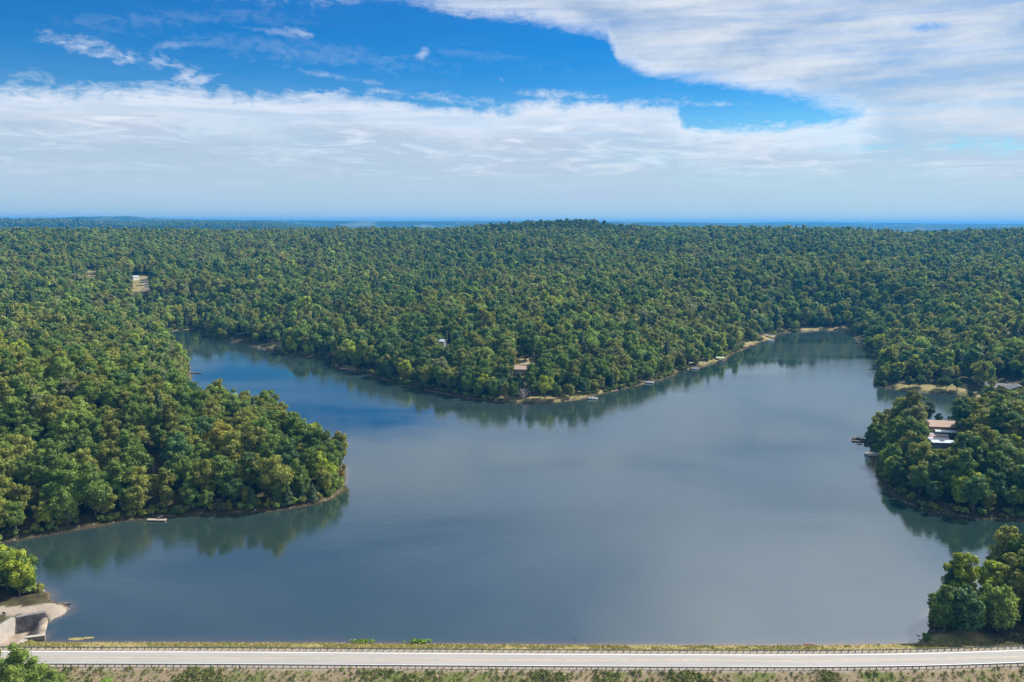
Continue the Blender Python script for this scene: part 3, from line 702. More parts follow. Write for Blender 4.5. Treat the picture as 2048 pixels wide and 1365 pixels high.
# keep-clear views: things that the photograph shows past the trees (x0,y0,x1,y1)
house_px = [(1848, 844, 1896, 882), (1990, 757, 2046, 774), (1036, 737, 1048, 745)]
dock_px = [(310, 1030, 340, 1042), (376, 744, 396, 752), (466, 675, 500, 684), (510, 688, 548, 698), (672, 725, 716, 743), (1168, 790, 1196, 800), (1284, 758, 1308, 770), (1376, 730, 1400, 741), (1400, 724, 1424, 734), (1428, 716, 1456, 728),
           (1528, 672, 1552, 685), (1488, 686, 1510, 697), (1570, 658, 1584, 664), (1703, 874, 1732, 884), (1732, 903, 1756, 915), (1740, 734, 1754, 741), (1716, 672, 1726, 682), (1066, 703, 1071, 724), (893, 676, 898, 692), (304, 910, 310, 945), (1042, 712, 1060, 726),
           (1036, 770, 1058, 806), (1866, 808, 1888, 856)]
topz = np.array([15.0, 14.0, 17.5, 12.5, 15.8, 15.5])[kind] * sc; rad = np.array([5.2, 6.3, 4.5, 4.8, 5.6, 3.5])[kind] * sc
bx, by, bd = project(np.stack([TX, TY, TZ], -1)); _, ty_, _ = project(np.stack([TX, TY, TZ + topz], -1)); rp = rad / bd * F
rem = np.zeros(n, bool)
sx_, sy_ = math.sin(SUN_AZ), math.cos(SUN_AZ); keepr = rng.uniform(0, 1, n) < .42
for (x0, y0, x1, y1) in clear_px + house_px:          # open the wood on the sunny side of each clearing
    for px_ in np.linspace(x0, x1, max(2, int((x1 - x0) / 9))):
        for py_ in (y0 + 1, (y0 + y1) / 2, y1 - 1):
            g = ground(px_, py_); dx = TX - g.x; dy = TY - g.y; al = dx * sx_ + dy * sy_; la = np.abs(dx * sy_ - dy * sx_)
            rem |= (al > -3) & (al < 15) & (la < 5.0) & (~keepr) & (ra < 1500)
for (x0, y0, x1, y1) in clear_px + house_px + dock_px:
    g = ground((x0 + x1) / 2, y1); gd = math.hypot(g.x, g.y); g0 = ground((x0 + x1) / 2, y0); gd0 = max(gd, math.hypot(g0.x, g0.y)) if (x0, y0, x1, y1) in clear_px else gd + 5
    ov = (bx + rp * .75 > x0) & (bx - rp * .75 < x1) & (ty_ < y1 - 1.5) & (by > y0 - 1)
    rem |= ov & (bd < gd0)
TX, TY, TZ, ra, TSD, sc, kind, szv, bx, by, bd, rp, ty_ = [q[~rem] for q in (TX, TY, TZ, ra, TSD, sc, kind, szv, bx, by, bd, rp, ty_)]
n = len(TX)
# colour of each tree
names = list(TINT); zone = fbm(TX, TY, 110, 3, 40); u = rng.uniform(0, 1, n) * .50 + zone * .68
tn = np.full(n, 1)
tn = np.select([u < .33, u < .42, u < .60, u < .76, u < .85, u < .89], [0, 6, 1, 2, 3, 7], 4)
u = u
v_ = rng.uniform(0, 1, n)
tn = np.where((TSD < 12) & (v_ < .16), 5, tn); tn = np.where((TSD >= 12) & (v_ < .012), 5, tn); tn = np.where((v_ > .997), 8, tn)
tn = np.where((bx < 760) & (by > 560) & (tn == 0) & (v_ > .35), 1, tn); tn = np.where((bx < 760) & (tn == 6) & (v_ > .3), 2, tn)
tn = np.where((ra < 280) & (TX < 0), np.array([3, 2, 1, 2])[(v_ * 1000).astype(int) % 4], tn)
tn = np.where((ra > 1650) & (ra < 2500) & (bx > 960) & (bx < 1260) & (v_ < .8), 0, tn)
TC = np.array([TINT[k] for k in names])[tn] * rng.uniform(.85, 1.18, (n, 1))

# the 300 trees that show largest are things of their own
inframe = (bx + rp * .7 > 0) & (bx - rp * .7 < 2048) & (ty_ < 1365) & (bd < 900)
score = np.where(inframe, rp, 0); order = np.argsort(-score)[:272]
own = np.zeros(n, bool); own[order] = True
LAND = [('beside the sandy spillway spit', 40, 1190), ('above the pale T-shaped dock', 325, 1010), ('on the rounded tip of the left peninsula', 660, 940), ('at the left edge above the shore', 60, 1010), ('behind the peninsula shore near its cedars', 520, 940),
        ('on the high left hill crest', 130, 800), ('low on the left hillside', 80, 910), ('at the left photo edge on the hill', 5, 850), ('right of the left hill crest', 240, 800), ('midway up the left hill', 170, 870), ('on the back of the left peninsula', 520, 830), ('mid slope on the left peninsula', 300, 900), ('in the lower right corner grove', 1900, 1220), ('at the right edge of the corner grove', 2010, 1160),
        ('above the rocky right bank', 1850, 960), ('behind the white striped metal roof', 1880, 830), ('on the right bank near the photo edge', 2000, 980), ('right of the striped metal roof', 1970, 880), ('left of the striped metal roof', 1760, 850),
        ('inland from the left shore bend', 190, 960), ('by the cove mouth on the left', 400, 800)]
recs = []
for i in order:
    c_y = (by[i] + ty_[i]) / 2; j = min(range(len(LAND)), key=lambda k: (LAND[k][1] - bx[i]) ** 2 + (2.0 * (LAND[k][2] - c_y)) ** 2)
    size_w = 'large' if sc[i] > 1.12 else ('small' if sc[i] < .86 else '')
    recs.append([i, ' '.join(q for q in (size_w, names[tn[i]], KIND[kind[i]][0], 'tree', LAND[j][0]) if q), bx[i]])
from collections import defaultdict
grp = defaultdict(list)
for q in recs: grp[q[1]].append(q)
ORD = ['leftmost'] + [q + ' from left' for q in ('second', 'third', 'fourth', 'fifth', 'sixth', 'seventh', 'eighth', 'ninth', 'tenth', 'eleventh')]
for lab, L_ in grp.items():
    if len(L_) > 1:
        L_.sort(key=lambda q: q[2])
        for k, q in enumerate(L_):
            q[1] = lab + (', rightmost' if k == len(L_) - 1 else ', ' + ORD[min(k, 10)])
def put_tree(name, crown, trunk, x, y, z, s, zs, rz, tint, label, group, cat='tree'):
    root = empty(name, (x, y, z), rz, label, cat, group); root.scale = (s, s, s * zs)
    c = link('crown', crown, root); c['leaf_tint'] = [float(q) for q in tint]
    link('trunk', trunk, root)
    return root
for i, lab, _ in recs:
    put_tree('broadleaf_tree', NEAR[kind[i]][0], NEAR[kind[i]][1], TX[i], TY[i], TZ[i], sc[i], szv[i], rng.uniform(0, 6.28), TC[i], lab, 'broadleaf trees of the lakeside woods')

# special trees the photograph singles out: base pixel, kind, scale, tint, label
def special(px, py, kindi, s, tint, label, conifer=False, zs=1., group=None, name=None):
    g = ground(px, py); 
    me = CON[kindi] if conifer else NEAR[kindi]
    return put_tree(name or ('cedar_tree' if conifer else 'broadleaf_tree'), me[0], me[1], g.x, g.y, g.z, s, zs, random.uniform(0, 6), tint, label, group)
CE = (.06, .10, .034); YG = TINT['yellow green']
for px, py, k, s, lab in [(505, 1012, 0, 1.05, 'conical dark cedar on the left peninsula shore, leftmost of the cedars'), (553, 1008, 0, 1.0, 'second conical cedar from the left on the peninsula shore'), (576, 1007, 0, 1.1, 'wide conical cedar in the middle of the peninsula shore'), (625, 1000, 0, 1.0, 'rounded grey green cedar near the peninsula tip'), (605, 1000, 1, .8, 'narrow cedar between two wider ones near the peninsula tip')]:
    special(px, py, k, s, CE, lab, True, group='cedars on the left peninsula shore')
special(437, 1026, 3, .42, (.10, .12, .07), 'low round pale shrubby tree at the waterline of the left peninsula')
special(459, 1024, 5, .38, (.20, .21, .03), 'small bright yellow green tree at the waterline right of the round shrub')
special(515, 1016, 3, .30, (.18, .19, .03), 'low yellow green bush at the foot of the leftmost cedar')
special(684, 962, 5, .40, (.34, .25, .03), 'small golden yellow tree leaning over the water at the peninsula tip')
special(688, 944, 5, .30, (.28, .22, .03), 'tiny golden sapling at the very tip of the left peninsula')
special(138, 1052, 5, .55, (.12, .15, .07), 'slender pale tree standing alone at the left shoreline')
special(1877, 1000, 5, .62, (.20, .25, .02), 'bright yellow green tree above the rocky right bank')
special(1945, 1022, 5, .68, (.17, .22, .02), 'yellow green tree with lit right side near the right bank')
special(1930, 858, 3, .62, (.12, .18, .02), 'bright green bushy tree just right of the tan roof')
special(1876, 857, 5, .62, (.055, .11, .035), 'slim tree with bare trunk standing before the tan roofed house')
special(1850, 850, 4, .95, (.045, .085, .04), 'tall open tree rising left of the tan roof')
special(1051, 725, 3, .26, (.14, .09, .085), 'small purplish brown tree alone in the grassy clearing')
special(318, 698, 2, .95, (.19, .24, .02), 'tall yellow green tree on the left bank of the far cove')
special(425, 672, 5, .7, (.17, .20, .02), 'yellow green tree at the head of the far cove')
special(441, 678, 5, .6, (.20, .21, .02), 'lighter yellow tree right of the cove head trees')
special(1268, 770, 5, .6, (.17, .20, .025), 'small yellow green tree on the point beside a pontoon boat')
special(1325, 752, 2, .75, (.13, .17, .02), 'bright green tree on the point left of the covered docks')
for px, py, lab in [(1818, 776, 'slim dark trunked tree on the lawn left end'), (1836, 775, 'leaning tree on the right bank lawn'), (1842, 774, 'second leaning tree on the right bank lawn'), (1882, 778, 'paired tree in the middle of the lawn'), (1893, 779, 'right partner of the paired lawn trees'), (1914, 781, 'tree near the stony right end of the lawn')]:
    special(px, py, 1, .62, TINT['dark green'], lab, group='trees on the right bank lawn')
# corner grove foot and the pine clump below the road
def free_tree(px, py, z_base, kindi, s, tint, label, con=False, zs=1., name='broadleaf_tree', group=None):
    p = at(px, py, z_base); me = CON[kindi] if con else NEAR[kindi]
    return put_tree(name, me[0], me[1], p.x, p.y, z_base, s, zs, random.uniform(0, 6), tint, label, group)
PG = 'pines below the road in the lower left corner'
for px, pyt, z, s, tint, lab in [(28, 1287, 184, 1.0, (.19, .27, .055), 'tallest green pine in the lower left corner below the road'), (66, 1312, 185, .85, (.21, .29, .06), 'green pine touching the road edge in the lower left corner'), (104, 1338, 184, .75, (.19, .26, .055), 'rightmost pine of the lower left corner clump'),
                                (-22, 1296, 186, .9, (.18, .25, .055), 'green pine cut by the left photo edge below the road'), (20, 1330, 180, .8, (.22, .29, .06), 'pale green pine in front of the corner clump'), (212, 1360, 188.5, .40, (.24, .36, .07), 'small bright green bush top at the bottom photo edge')]:
    d_ = ray(px, pyt); t_ = (z * 1.0) / d_.y; p = Vector((d_.x * t_, z, CAM_H + d_.z * t_)); gz = hz(p.x, p.y); hgt = p.z - gz
    me = (PINE := globals().get('PINE')) or None
    if PINE is None:
        v, f, cv, cf = broad_crown(555, 4.6, .5, 15.5, 34, 11000, .22, .05); 
        D = v.reshape(-1, 4, 3); tv, tf = tube_np(trunk_paths(5, 15, .25, 6, 3))
        PINE = (tri_faces_mesh('crown', [(v, f, 0), (cv, cf, 0)], [M['leaf']]), tri_faces_mesh('trunk', [(tv, tf, 0)], [M['bark']])); globals()['PINE'] = PINE
    put_tree('pine_tree', PINE[0], PINE[1], p.x, p.y, gz, s, hgt / 15.5 / s, random.uniform(0, 6), tint, lab, PG)

# the rest of the wood: one object of scattered trees
lib = bpy.data.collections.new('tree_library')           # not linked to the scene
protos = [q[2] for q in NEAR] + FAR + [CON[2][2]]
for i, me in enumerate(protos):
    o = bpy.data.objects.new('%02d_tree' % i, me); lib.objects.link(o)
def scatter(name, P, idx, scale, rz, tint, coll, kind_='stuff'):
    me = bpy.data.meshes.new(name); me.vertices.add(len(P)); me.vertices.foreach_set('co', np.asarray(P, np.float32).ravel())
    me.attributes.new('idx', 'INT', 'POINT').data.foreach_set('value', np.asarray(idx, np.int32))
    me.attributes.new('scl', 'FLOAT_VECTOR', 'POINT').data.foreach_set('vector', np.asarray(scale, np.float32).ravel())
    me.attributes.new('rot', 'FLOAT_VECTOR', 'POINT').data.foreach_set('vector', np.stack([np.zeros(len(P)), np.zeros(len(P)), rz], -1).astype(np.float32).ravel())
    me.attributes.new('tnt', 'FLOAT_VECTOR', 'POINT').data.foreach_set('vector', np.asarray(tint, np.float32).ravel())
    o = link(name, me); o['kind'] = kind_
    ng = bpy.data.node_groups.new(name, 'GeometryNodeTree'); ng.interface.new_socket('Geometry', in_out='INPUT', socket_type='NodeSocketGeometry'); ng.interface.new_socket('Geometry', in_out='OUTPUT', socket_type='NodeSocketGeometry')
    N = ng.nodes; gi = N.new('NodeGroupInput'); go = N.new('NodeGroupOutput'); m2p = N.new('GeometryNodeMeshToPoints'); iop = N.new('GeometryNodeInstanceOnPoints'); ci = N.new('GeometryNodeCollectionInfo')
    ci.inputs['Collection'].default_value = coll; ci.inputs['Separate Children'].default_value = True; ci.inputs['Reset Children'].default_value = True
    def na(nm, ty):
        q = N.new('GeometryNodeInputNamedAttribute'); q.data_type = ty; q.inputs['Name'].default_value = nm; return q.outputs['Attribute']
    ng.links.new(gi.outputs[0], m2p.inputs[0]); ng.links.new(m2p.outputs[0], iop.inputs['Points']); ng.links.new(ci.outputs[0], iop.inputs['Instance'])
    iop.inputs['Pick Instance'].default_value = True
    ng.links.new(na('idx', 'INT'), iop.inputs['Instance Index']); ng.links.new(na('scl', 'FLOAT_VECTOR'), iop.inputs['Scale']); ng.links.new(na('rot', 'FLOAT_VECTOR'), iop.inputs['Rotation'])
    st = N.new('GeometryNodeStoreNamedAttribute'); st.data_type = 'FLOAT_VECTOR'; st.domain = 'INSTANCE'; st.inputs['Name'].default_value = 'leaf_tint'
    ng.links.new(iop.outputs[0], st.inputs[0]); ng.links.new(na('tnt', 'FLOAT_VECTOR'), st.inputs['Value']); ng.links.new(st.outputs[0], go.inputs[0])
    md = o.modifiers.new('scatter', 'NODES'); md.node_group = ng
    return o
r0 = ~own; k0 = kind[r0]; idx_ = np.where(ra[r0] < 620, k0, k0 + 6)
cf_ = (rng.uniform(0, 1, r0.sum()) < .035) & (ra[r0] > 420); idx_ = np.where(cf_, 12, idx_); TC[np.where(r0)[0][cf_]] = (.05, .09, .04)
scl3 = np.stack([sc[r0], sc[r0], sc[r0] * szv[r0]], -1)
fo = scatter('forest', np.stack([TX, TY, TZ], -1)[r0], idx_, scl3, rng.uniform(0, 6.28, r0.sum()), TC[r0], lib)
tag(fo, 'dense green broadleaf wood covering the hills around the lake', 'forest')
print('trees', n, 'forest', int(r0.sum()))

# shoreline brush under the trees
bxs, bys = [], []
seg = np.concatenate([lake, lake[:1]])
for a, b in zip(seg[:-8], seg[1:-7]):
    L_ = np.hypot(*(b - a)); k = int(L_ / .55)
    for t in rng.uniform(0, 1, k): q = a + (b - a) * t + rng.normal(0, 3.4, 2); bxs.append(q[0]); bys.append(q[1])
bxs = np.array(bxs); bys = np.array(bys); bh, bsd, bs_ = height(bxs, bys, True)
ok = (bsd > .7) & (bsd < 14) & (bs_ > 14) & ~in_poly(bxs, bys, chute)
ok &= ~((bys < at(60, 1192, 1).y) & (bxs < tip_x + 30) & (bxs > at(-300, 1215, 1).x))
cpx, cpy, cpd = project(np.stack([bxs, bys, bh], -1))
for (x0, y0, x1, y1) in clear_px + dock_px: ok &= ~((cpx > x0 - 2) & (cpx < x1 + 2) & (cpy > y0 - 1) & (cpy < y1 + 12))
bxs, bys, bh = bxs[ok], bys[ok], bh[ok]; nb = len(bxs)
lib2 = bpy.data.collections.new('brush_library')
for i in range(3):
    v, f, cv, cf = broad_crown(900 + i, 1.5, -.1, 2.2, 7, 420, .26, .03)
    lib2.objects.link(bpy.data.objects.new('%02d_brush' % i, tri_faces_mesh('brush', [(v, f, 0), (cv, cf, 0)], [M['leaf']])))
bt = np.array([TINT[k] for k in ('mid green', 'olive green', 'dark green', 'brownish green', 'pale green', 'yellow green')])[rng.choice(6, nb, p=[.25, .22, .22, .14, .12, .05])]
bo = scatter('undergrowth', np.stack([bxs, bys, bh], -1), rng.integers(0, 3, nb), rng.uniform(.4, 1.45, (nb, 1)) * np.ones((1, 3)), rng.uniform(0, 6, nb), bt, lib2)
tag(bo, 'low green brush along the foot of the lakeside trees', 'brush')

# grass and weeds on both slopes of the dam
def tuft(seed, n_, h, wdt):
    r_ = np.random.default_rng(seed); a = r_.uniform(0, 6.28, n_); d = r_.uniform(0, wdt, n_); P = np.stack([np.cos(a) * d, np.sin(a) * d, r_.uniform(.2, .8, n_) * h], -1)
    N = np.stack([np.cos(a), np.sin(a), np.full(n_, .5)], -1) + r_.normal(size=(n_, 3)) * .4
    return leaf_quads(P, N, h * .35, r_, .35)
lib3 = bpy.data.collections.new('weed_library')
for i in range(3):
    v, f = tuft(i, 26, .42, .42); lib3.objects.link(bpy.data.objects.new('%02d_weed' % i, tri_faces_mesh('weed', [(v, f, 0)], [M['grass_blade']])))
ng_ = 26000; gx = rng.uniform(at(-60, 1300, 3).x, at(2120, 1300, 3).x, ng_); side = rng.uniform(0, 1, ng_) < .42
gs = np.where(side, rng.uniform(4.9, 13.2, ng_), -rng.uniform(4.9, 15, ng_)); gy = road_y(gx) + gs
patch = fbm(gx, gy, 9, 3, 77); kp = np.where(side, patch > .40, patch > .57) | (rng.uniform(0, 1, ng_) < .16); kp &= ~in_poly(gx, gy, chute)
gx, gy, gs, patch = gx[kp], gy[kp], gs[kp], patch[kp]; gz = height(gx, gy)
gt = np.array([(.27, .28, .08), (.18, .23, .055), (.42, .35, .17), (.11, .145, .045)])[np.where(gs > 0, rng.choice(4, len(gx), p=[.4, .17, .4, .03]), rng.choice(4, len(gx), p=[.25, .35, .15, .25]))]
kp = gz > .25
go_ = scatter('grass', np.stack([gx, gy, gz], -1)[kp], rng.integers(0, 3, kp.sum()), rng.uniform(.5, 1.6, (kp.sum(), 1)) * np.where(gs[kp] > 0, .55, 1.0)[:, None] * np.ones((1, 3)), rng.uniform(0, 6, kp.sum()), gt[kp], lib3)
tag(go_, 'patchy green and dry grass on the dam slopes beside the road', 'grass')
# two clumps of green reeds at the waterline of the dam
for px, lab in ((724, 'left clump of green reeds at the dam waterline'), (840, 'right clump of green reeds at the dam waterline')):
    c = at(px, 1284, .1); k = 60; x = c.x + rng.normal(0, 1.4, k); y = c.y + rng.normal(-.2, .35, k)
    vv = []; ff = []; o_ = 0
    for q in range(k):
        v, f = tuft(q, 14, .75, .3); vv.append(v + [x[q] - c.x, y[q] - c.y, 0]); ff.append(f + o_); o_ += len(v)
    o = link('reeds', tri_faces_mesh('reeds', [(np.concatenate(vv), np.concatenate(ff), 0)], [M['grass_blade']])); o.location = c; o['leaf_tint'] = [.24, .38, .06]
    tag(o, lab, 'reeds', 'reed clumps on the dam'); 
# shore stones
def stones(name, pts, smin, smax, label):
    V = []; Fc = []; o = 0
    for (x, y, z) in pts:
        s = random.uniform(smin, smax); vv = ICO[0] * s * rng.uniform(.7, 1.2, (len(ICO[0]), 1)) * [1.2, .9, .6]; a = random.uniform(0, 6)
        vv = vv @ np.array([[math.cos(a), math.sin(a), 0], [-math.sin(a), math.cos(a), 0], [0, 0, 1]]); V.append(vv + [x, y, z]); Fc.append(ICO[1] + o); o += len(vv)
    ob = link(name, tri_faces_mesh(name, [(np.concatenate(V), np.concatenate(Fc), 0)], [M['rock']])); tag(ob, label, 'rocks', kind='stuff')
pts = []
for _ in range(900):
    x = random.uniform(at(60, 1290, 0).x, at(1860, 1290, 0).x); s = random.gauss(13.9, .45); y = float(road_y(x)) + s
    if random.random() < fbm(np.array([x]), np.array([0.]), 15, 2, 3)[0] * 1.3: pts.append((x, y, hz(x, y)))
stones('shore_stones', pts, .10, .34, 'scattered stones along the waterline of the dam')
pts = []
for a, b in zip(seg[:-8], seg[1:-7]):
    L_ = np.hypot(*(b - a))
    for t in rng.uniform(0, 1, int(L_ / 2.2)):
        q = a + (b - a) * t + rng.normal(0, .8, 2); pts.append((q[0], q[1], max(-.1, hz(q[0], q[1]))))
stones('bank_stones', pts, .15, .6, 'tan rocks along the foot of the wooded banks')

# ------------------------------------------------------------------ spillway
def wall_between(b, p, q, z0, z1, th=.5):
    d = Vector((q[0] - p[0], q[1] - p[1], 0)).normalized(); nrm = Vector((-d.y, d.x, 0)) * th
    b.poly([(p[0], p[1], z1), (q[0], q[1], z1), (q[0] + nrm.x, q[1] + nrm.y, z1), (p[0] + nrm.x, p[1] + nrm.y, z1)], z1 - z0)
A_ = at(31, 1236, 1.9); B_ = at(91, 1225.5, 1.9); C_ = at(-35, 1276, 1.9); D_ = at(54, 1272.5, 1.9); E_ = at(91, 1267.5, 1.9); G_ = at(10, 1296, 1.9)
sp_o = empty('spillway', (A_.x, A_.y, 0), 0, 'concrete spillway with wing walls and curved weir at the left end of the dam', 'spillway')
def loc(v): return (v[0] - A_.x, v[1] - A_.y)
b = MB(); wall_between(b, loc(A_), loc(B_), -4.5, 1.9, 1.3); b.build('far_wing_wall', M['mottled'], sp_o)['label'] = 'dark stained concrete wing wall on the far side'
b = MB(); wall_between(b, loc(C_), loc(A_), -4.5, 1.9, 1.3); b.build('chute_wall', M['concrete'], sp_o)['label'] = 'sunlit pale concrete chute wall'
b = MB(); wall_between(b, loc(E_), loc(D_), -4.5, 1.9, 1.2); b.build('near_wing_wall', M['mottled'], sp_o)['label'] = 'dark near wing wall with pale top'
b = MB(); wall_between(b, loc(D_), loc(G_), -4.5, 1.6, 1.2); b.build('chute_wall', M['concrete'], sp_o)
b = MB(); wall_between(b, (loc(E_)[0], loc(E_)[1]), (loc(D_)[0], loc(D_)[1]), 1.905, 2.0, 1.25); b.build('coping', M['concrete'], sp_o)
fl = [Vector((x, y, -3.)) for x, y in chute]
b = MB(); b.poly([(*loc(p), -3.0) for p in fl], .5); b.build('chute_floor', M['floor_conc'], sp_o)
P1 = at(88, 1236, .35); P2 = at(80, 1272, .35)
d = (P2 - P1).normalized(); nn = (d.y, -d.x) if d.y * 1 + 0 > 0 else (-d.y, d.x)
nx = (-abs(nn[0]), nn[1] if nn[0] < 0 else -nn[1])
b = MB(); b.sweep([(-1.2, -4.), (-1.2, .0), (-.8, .25), (-.3, .35), (.4, .25), (1.2, -.3), (2.0, -1.4), (2.8, -2.6), (3.6, -3.1), (3.6, -4.)], [((loc(P1)[0], loc(P1)[1], .1), nx), ((loc(P2)[0], loc(P2)[1], .1), nx)]); b.build('weir', M['floor_conc'], sp_o, True)
# chain fence on the chute wall and the near wing wall
def fence(a, b_, z, label, h=1.1):
    L_ = (Vector(b_) - Vector(a)).length; dr = (Vector(b_) - Vector(a)).normalized(); root = empty('railing', (a[0], a[1], z), math.atan2(dr.y, dr.x), label, 'railing', 'railings around the spillway')
    k = max(2, int(L_ / 2.2)); pm = MB().tube((0, 0, 0), (0, 0, h), .035, n=6).build('post', M['dark_steel'], root)
    for i in range(1, k + 1): o = pm.copy(); col.objects.link(o); o.parent = root; o.location = (L_ * i / k, 0, 0)
    r_ = MB()
    for zz in (h, h * .55): r_.tube((0, 0, zz), (L_, 0, zz), .03, n=6)
    r_.build('rail', M['steel'], root)
fence(C_ + Vector((0, .3, 0)), A_ + Vector((0, .3, 0)), 1.9, 'thin railing along the top of the sunlit chute wall')
fence(D_, E_, 2.0, 'thin railing on the near spillway wing wall')
# sign post by the lane
def post_sign(px, py, label):
    g = ground(px, py); root = empty('sign_post', g, 0, label, 'sign'); MB().tube((0, 0, -.3), (0, 0, 2.6), .06, n=6).build('post', M['dark_wood'], root); MB().box(-.45, -.04, 2.1, .45, .04, 2.7).build('sign_panel', M['dark_wood'], root)
post_sign(9, 1242, 'small dark sign on a post beside the spillway lane')
# marker stakes along the waterline
for px, py, h, lab in ((1149, 1288, 2.2, 'tall thin dark stake at the dam waterline near the middle'), (1099.5, 1299, 1.5, 'short brown stake on the grass strip near the middle'), (106, 1279, 1.6, 'thin grey stake beside the spillway wall')):
    g = ground(px, py); root = empty('marker_stake', g, 0, lab, 'stake', 'marker stakes on the dam'); MB().tube((0, 0, -.3), (0, 0, h), .06, .05, 6).build('stake', M['dark_wood'], root); MB().box(-.09, -.03, h - .35, .09, .03, h).build('tip_plate', M['dark_steel'], root)
# driftwood
g = at(1618, 1290, .2); root = empty('driftwood_log', (g.x, g.y, hz(g.x, g.y)), R(-12), 'reddish brown log lying on the grassy waterline at right', 'log')
MB().tube((-1.5, 0, .12), (1.4, .2, .16), .16, .09, 7).build('log', M['redwood'], root); MB().tube((.2, 0, .15), (.8, .55, .4), .06, .03, 6).build('branch', M['redwood'], root)
# algae mats by the left end of the dam
for px, py, s, lab in ((152, 1278.5, 1.5, 'long yellow algae mat floating near the spillway'), (177, 1276, 1.1, 'round yellow algae mat floating near the spillway')):
    g = at(px, py, 0); bmx = bmesh.new(); vs = []
    for i in range(18): a = i / 18 * 6.283; rr = s * random.uniform(.7, 1.1); vs.append(bmx.verts.new((math.cos(a) * rr * 1.6, math.sin(a) * rr * .55, .03)))
    f_ = bmx.faces.new(vs); ex = bmesh.ops.extrude_face_region(bmx, geom=[f_]); bmesh.ops.translate(bmx, verts=[v for v in ex['geom'] if isinstance(v, bmesh.types.BMVert)], vec=(0, 0, -.06)); bmesh.ops.recalc_face_normals(bmx, faces=bmx.faces)
    me = bpy.data.meshes.new('algae'); bmx.to_mesh(me); me.materials.append(M.setdefault('algae', mat('algae', (.26, .22, .08), .8, var=.3, vscale=2))); o = link('algae_mat', me); o.location = g; tag(o, lab, 'algae', 'algae mats')

# ------------------------------------------------------------------ docks and boats
def dock(px, py, L_, wd, ang, label, m='wood', tee=None, roof=None, z=.55, n_post=3, group='docks around the lake'):
    g = at(px, py, 0); root = empty('dock', g, ang, label, 'dock', group)
    b = MB(); nb_ = int(L_ / .5)
    for i in range(nb_): b.box(i * L_ / nb_, -wd / 2, z - .08, (i + .9) * L_ / nb_, wd / 2, z)
    b.box(0, -wd / 2, z - .2, L_, -wd / 2 + .12, z - .083); b.box(0, wd / 2 - .12, z - .2, L_, wd / 2, z - .083); b.build('deck', M[m], root)
    if tee:
        c = MB(); c.box(L_ + .02, -tee / 2, z - .25, L_ + 1.8, tee / 2, z + .02); c.build('platform', M[m], root)
    pm = MB().tube((0, 0, -1.2), (0, 0, z + .5), .09, n=6)
    first = pm.build('post', M['dark_wood'], root); k = 0
    for i in range(n_post):
        for s in (-1, 1):
            o = first if k == 0 else first.copy()
            if k: col.objects.link(o); o.parent = root
            o.location = (L_ * (i + .5) / n_post, s * (wd / 2 + .06), 0); k += 1
    if roof:
        rf = MB().box(-.3, -wd / 2 - 1.2, 3.0, L_ + .3, wd / 2 + 1.2, 3.14).build('roof', M[roof], root)
        f2 = None
        for x in (.2, L_ - .2):
            for s in (-1, 1):
                if f2 is None: f2 = MB().tube((0, 0, -.8), (0, 0, 2.98), .09, n=6).build('roof_post', M['dark_wood'], root); o = f2
                else: o = f2.copy(); col.objects.link(o); o.parent = root
                o.location = (x, s * (wd / 2 + .9), 0)
    return root
def pontoon(px, py, ang, label, s=1., canopy=True, top='white'):
    g = at(px, py, 0); root = empty('pontoon_boat', g, ang, label, 'pontoon boat', 'pontoon boats moored at the shore'); root.scale = (s, s, s)
    first = None
    for sgn in (-1, 1):
        if first is None: first = MB().tube((-3.2, 0, .15), (2.9, 0, .15), .34, n=12).tube((2.9, 0, .15), (3.6, 0, .32), .34, .08, 12).build('pontoon', M['steel'], root, True); o = first
        else: o = first.copy(); col.objects.link(o); o.parent = root
        o.location = (0, sgn * .85, 0)
    MB().box(-3.2, -1.25, .5, 3.3, 1.25, .6).build('deck', M['cream'], root)
    r_ = MB(); r_.box(-3.1, -1.23, .6, 3.0, -1.18, 1.3); r_.box(-3.1, 1.18, .6, 3.0, 1.23, 1.3); r_.box(3.0, -1.23, .6, 3.06, 1.23, 1.3); r_.box(-3.16, -1.23, .6, -3.1, 1.23, 1.3); r_.build('side_panel', M[top], root)
    b = MB(); b.box(-2.9, -1.1, .6, -1.4, -.5, 1.05); b.box(-2.9, .5, .6, -1.4, 1.1, 1.05); b.box(1.2, -1.1, .6, 2.8, -.5, 1.05); b.box(1.2, .5, .6, 2.8, 1.1, 1.05); b.build('seats', M['boat_seat'], root)
    MB().box(-.3, .3, .6, .3, 1.0, 1.5).build('helm', M['white'], root)
    MB().box(-3.6, -.2, .1, -3.2, .2, 1.2).build('outboard_motor', M['canvas'], root)
    if canopy:
        MB().box(-2.4, -1.2, 2.35, .6, 1.2, 2.42).build('canopy', M['canvas'], root)
        f = MB()
        for x in (-2.2, .4):
            for y in (-1.15, 1.15): f.tube((x, y, .9), (x, y, 2.35), .025, n=5)
        f.build('canopy_frame', M['steel'], root)
    return root
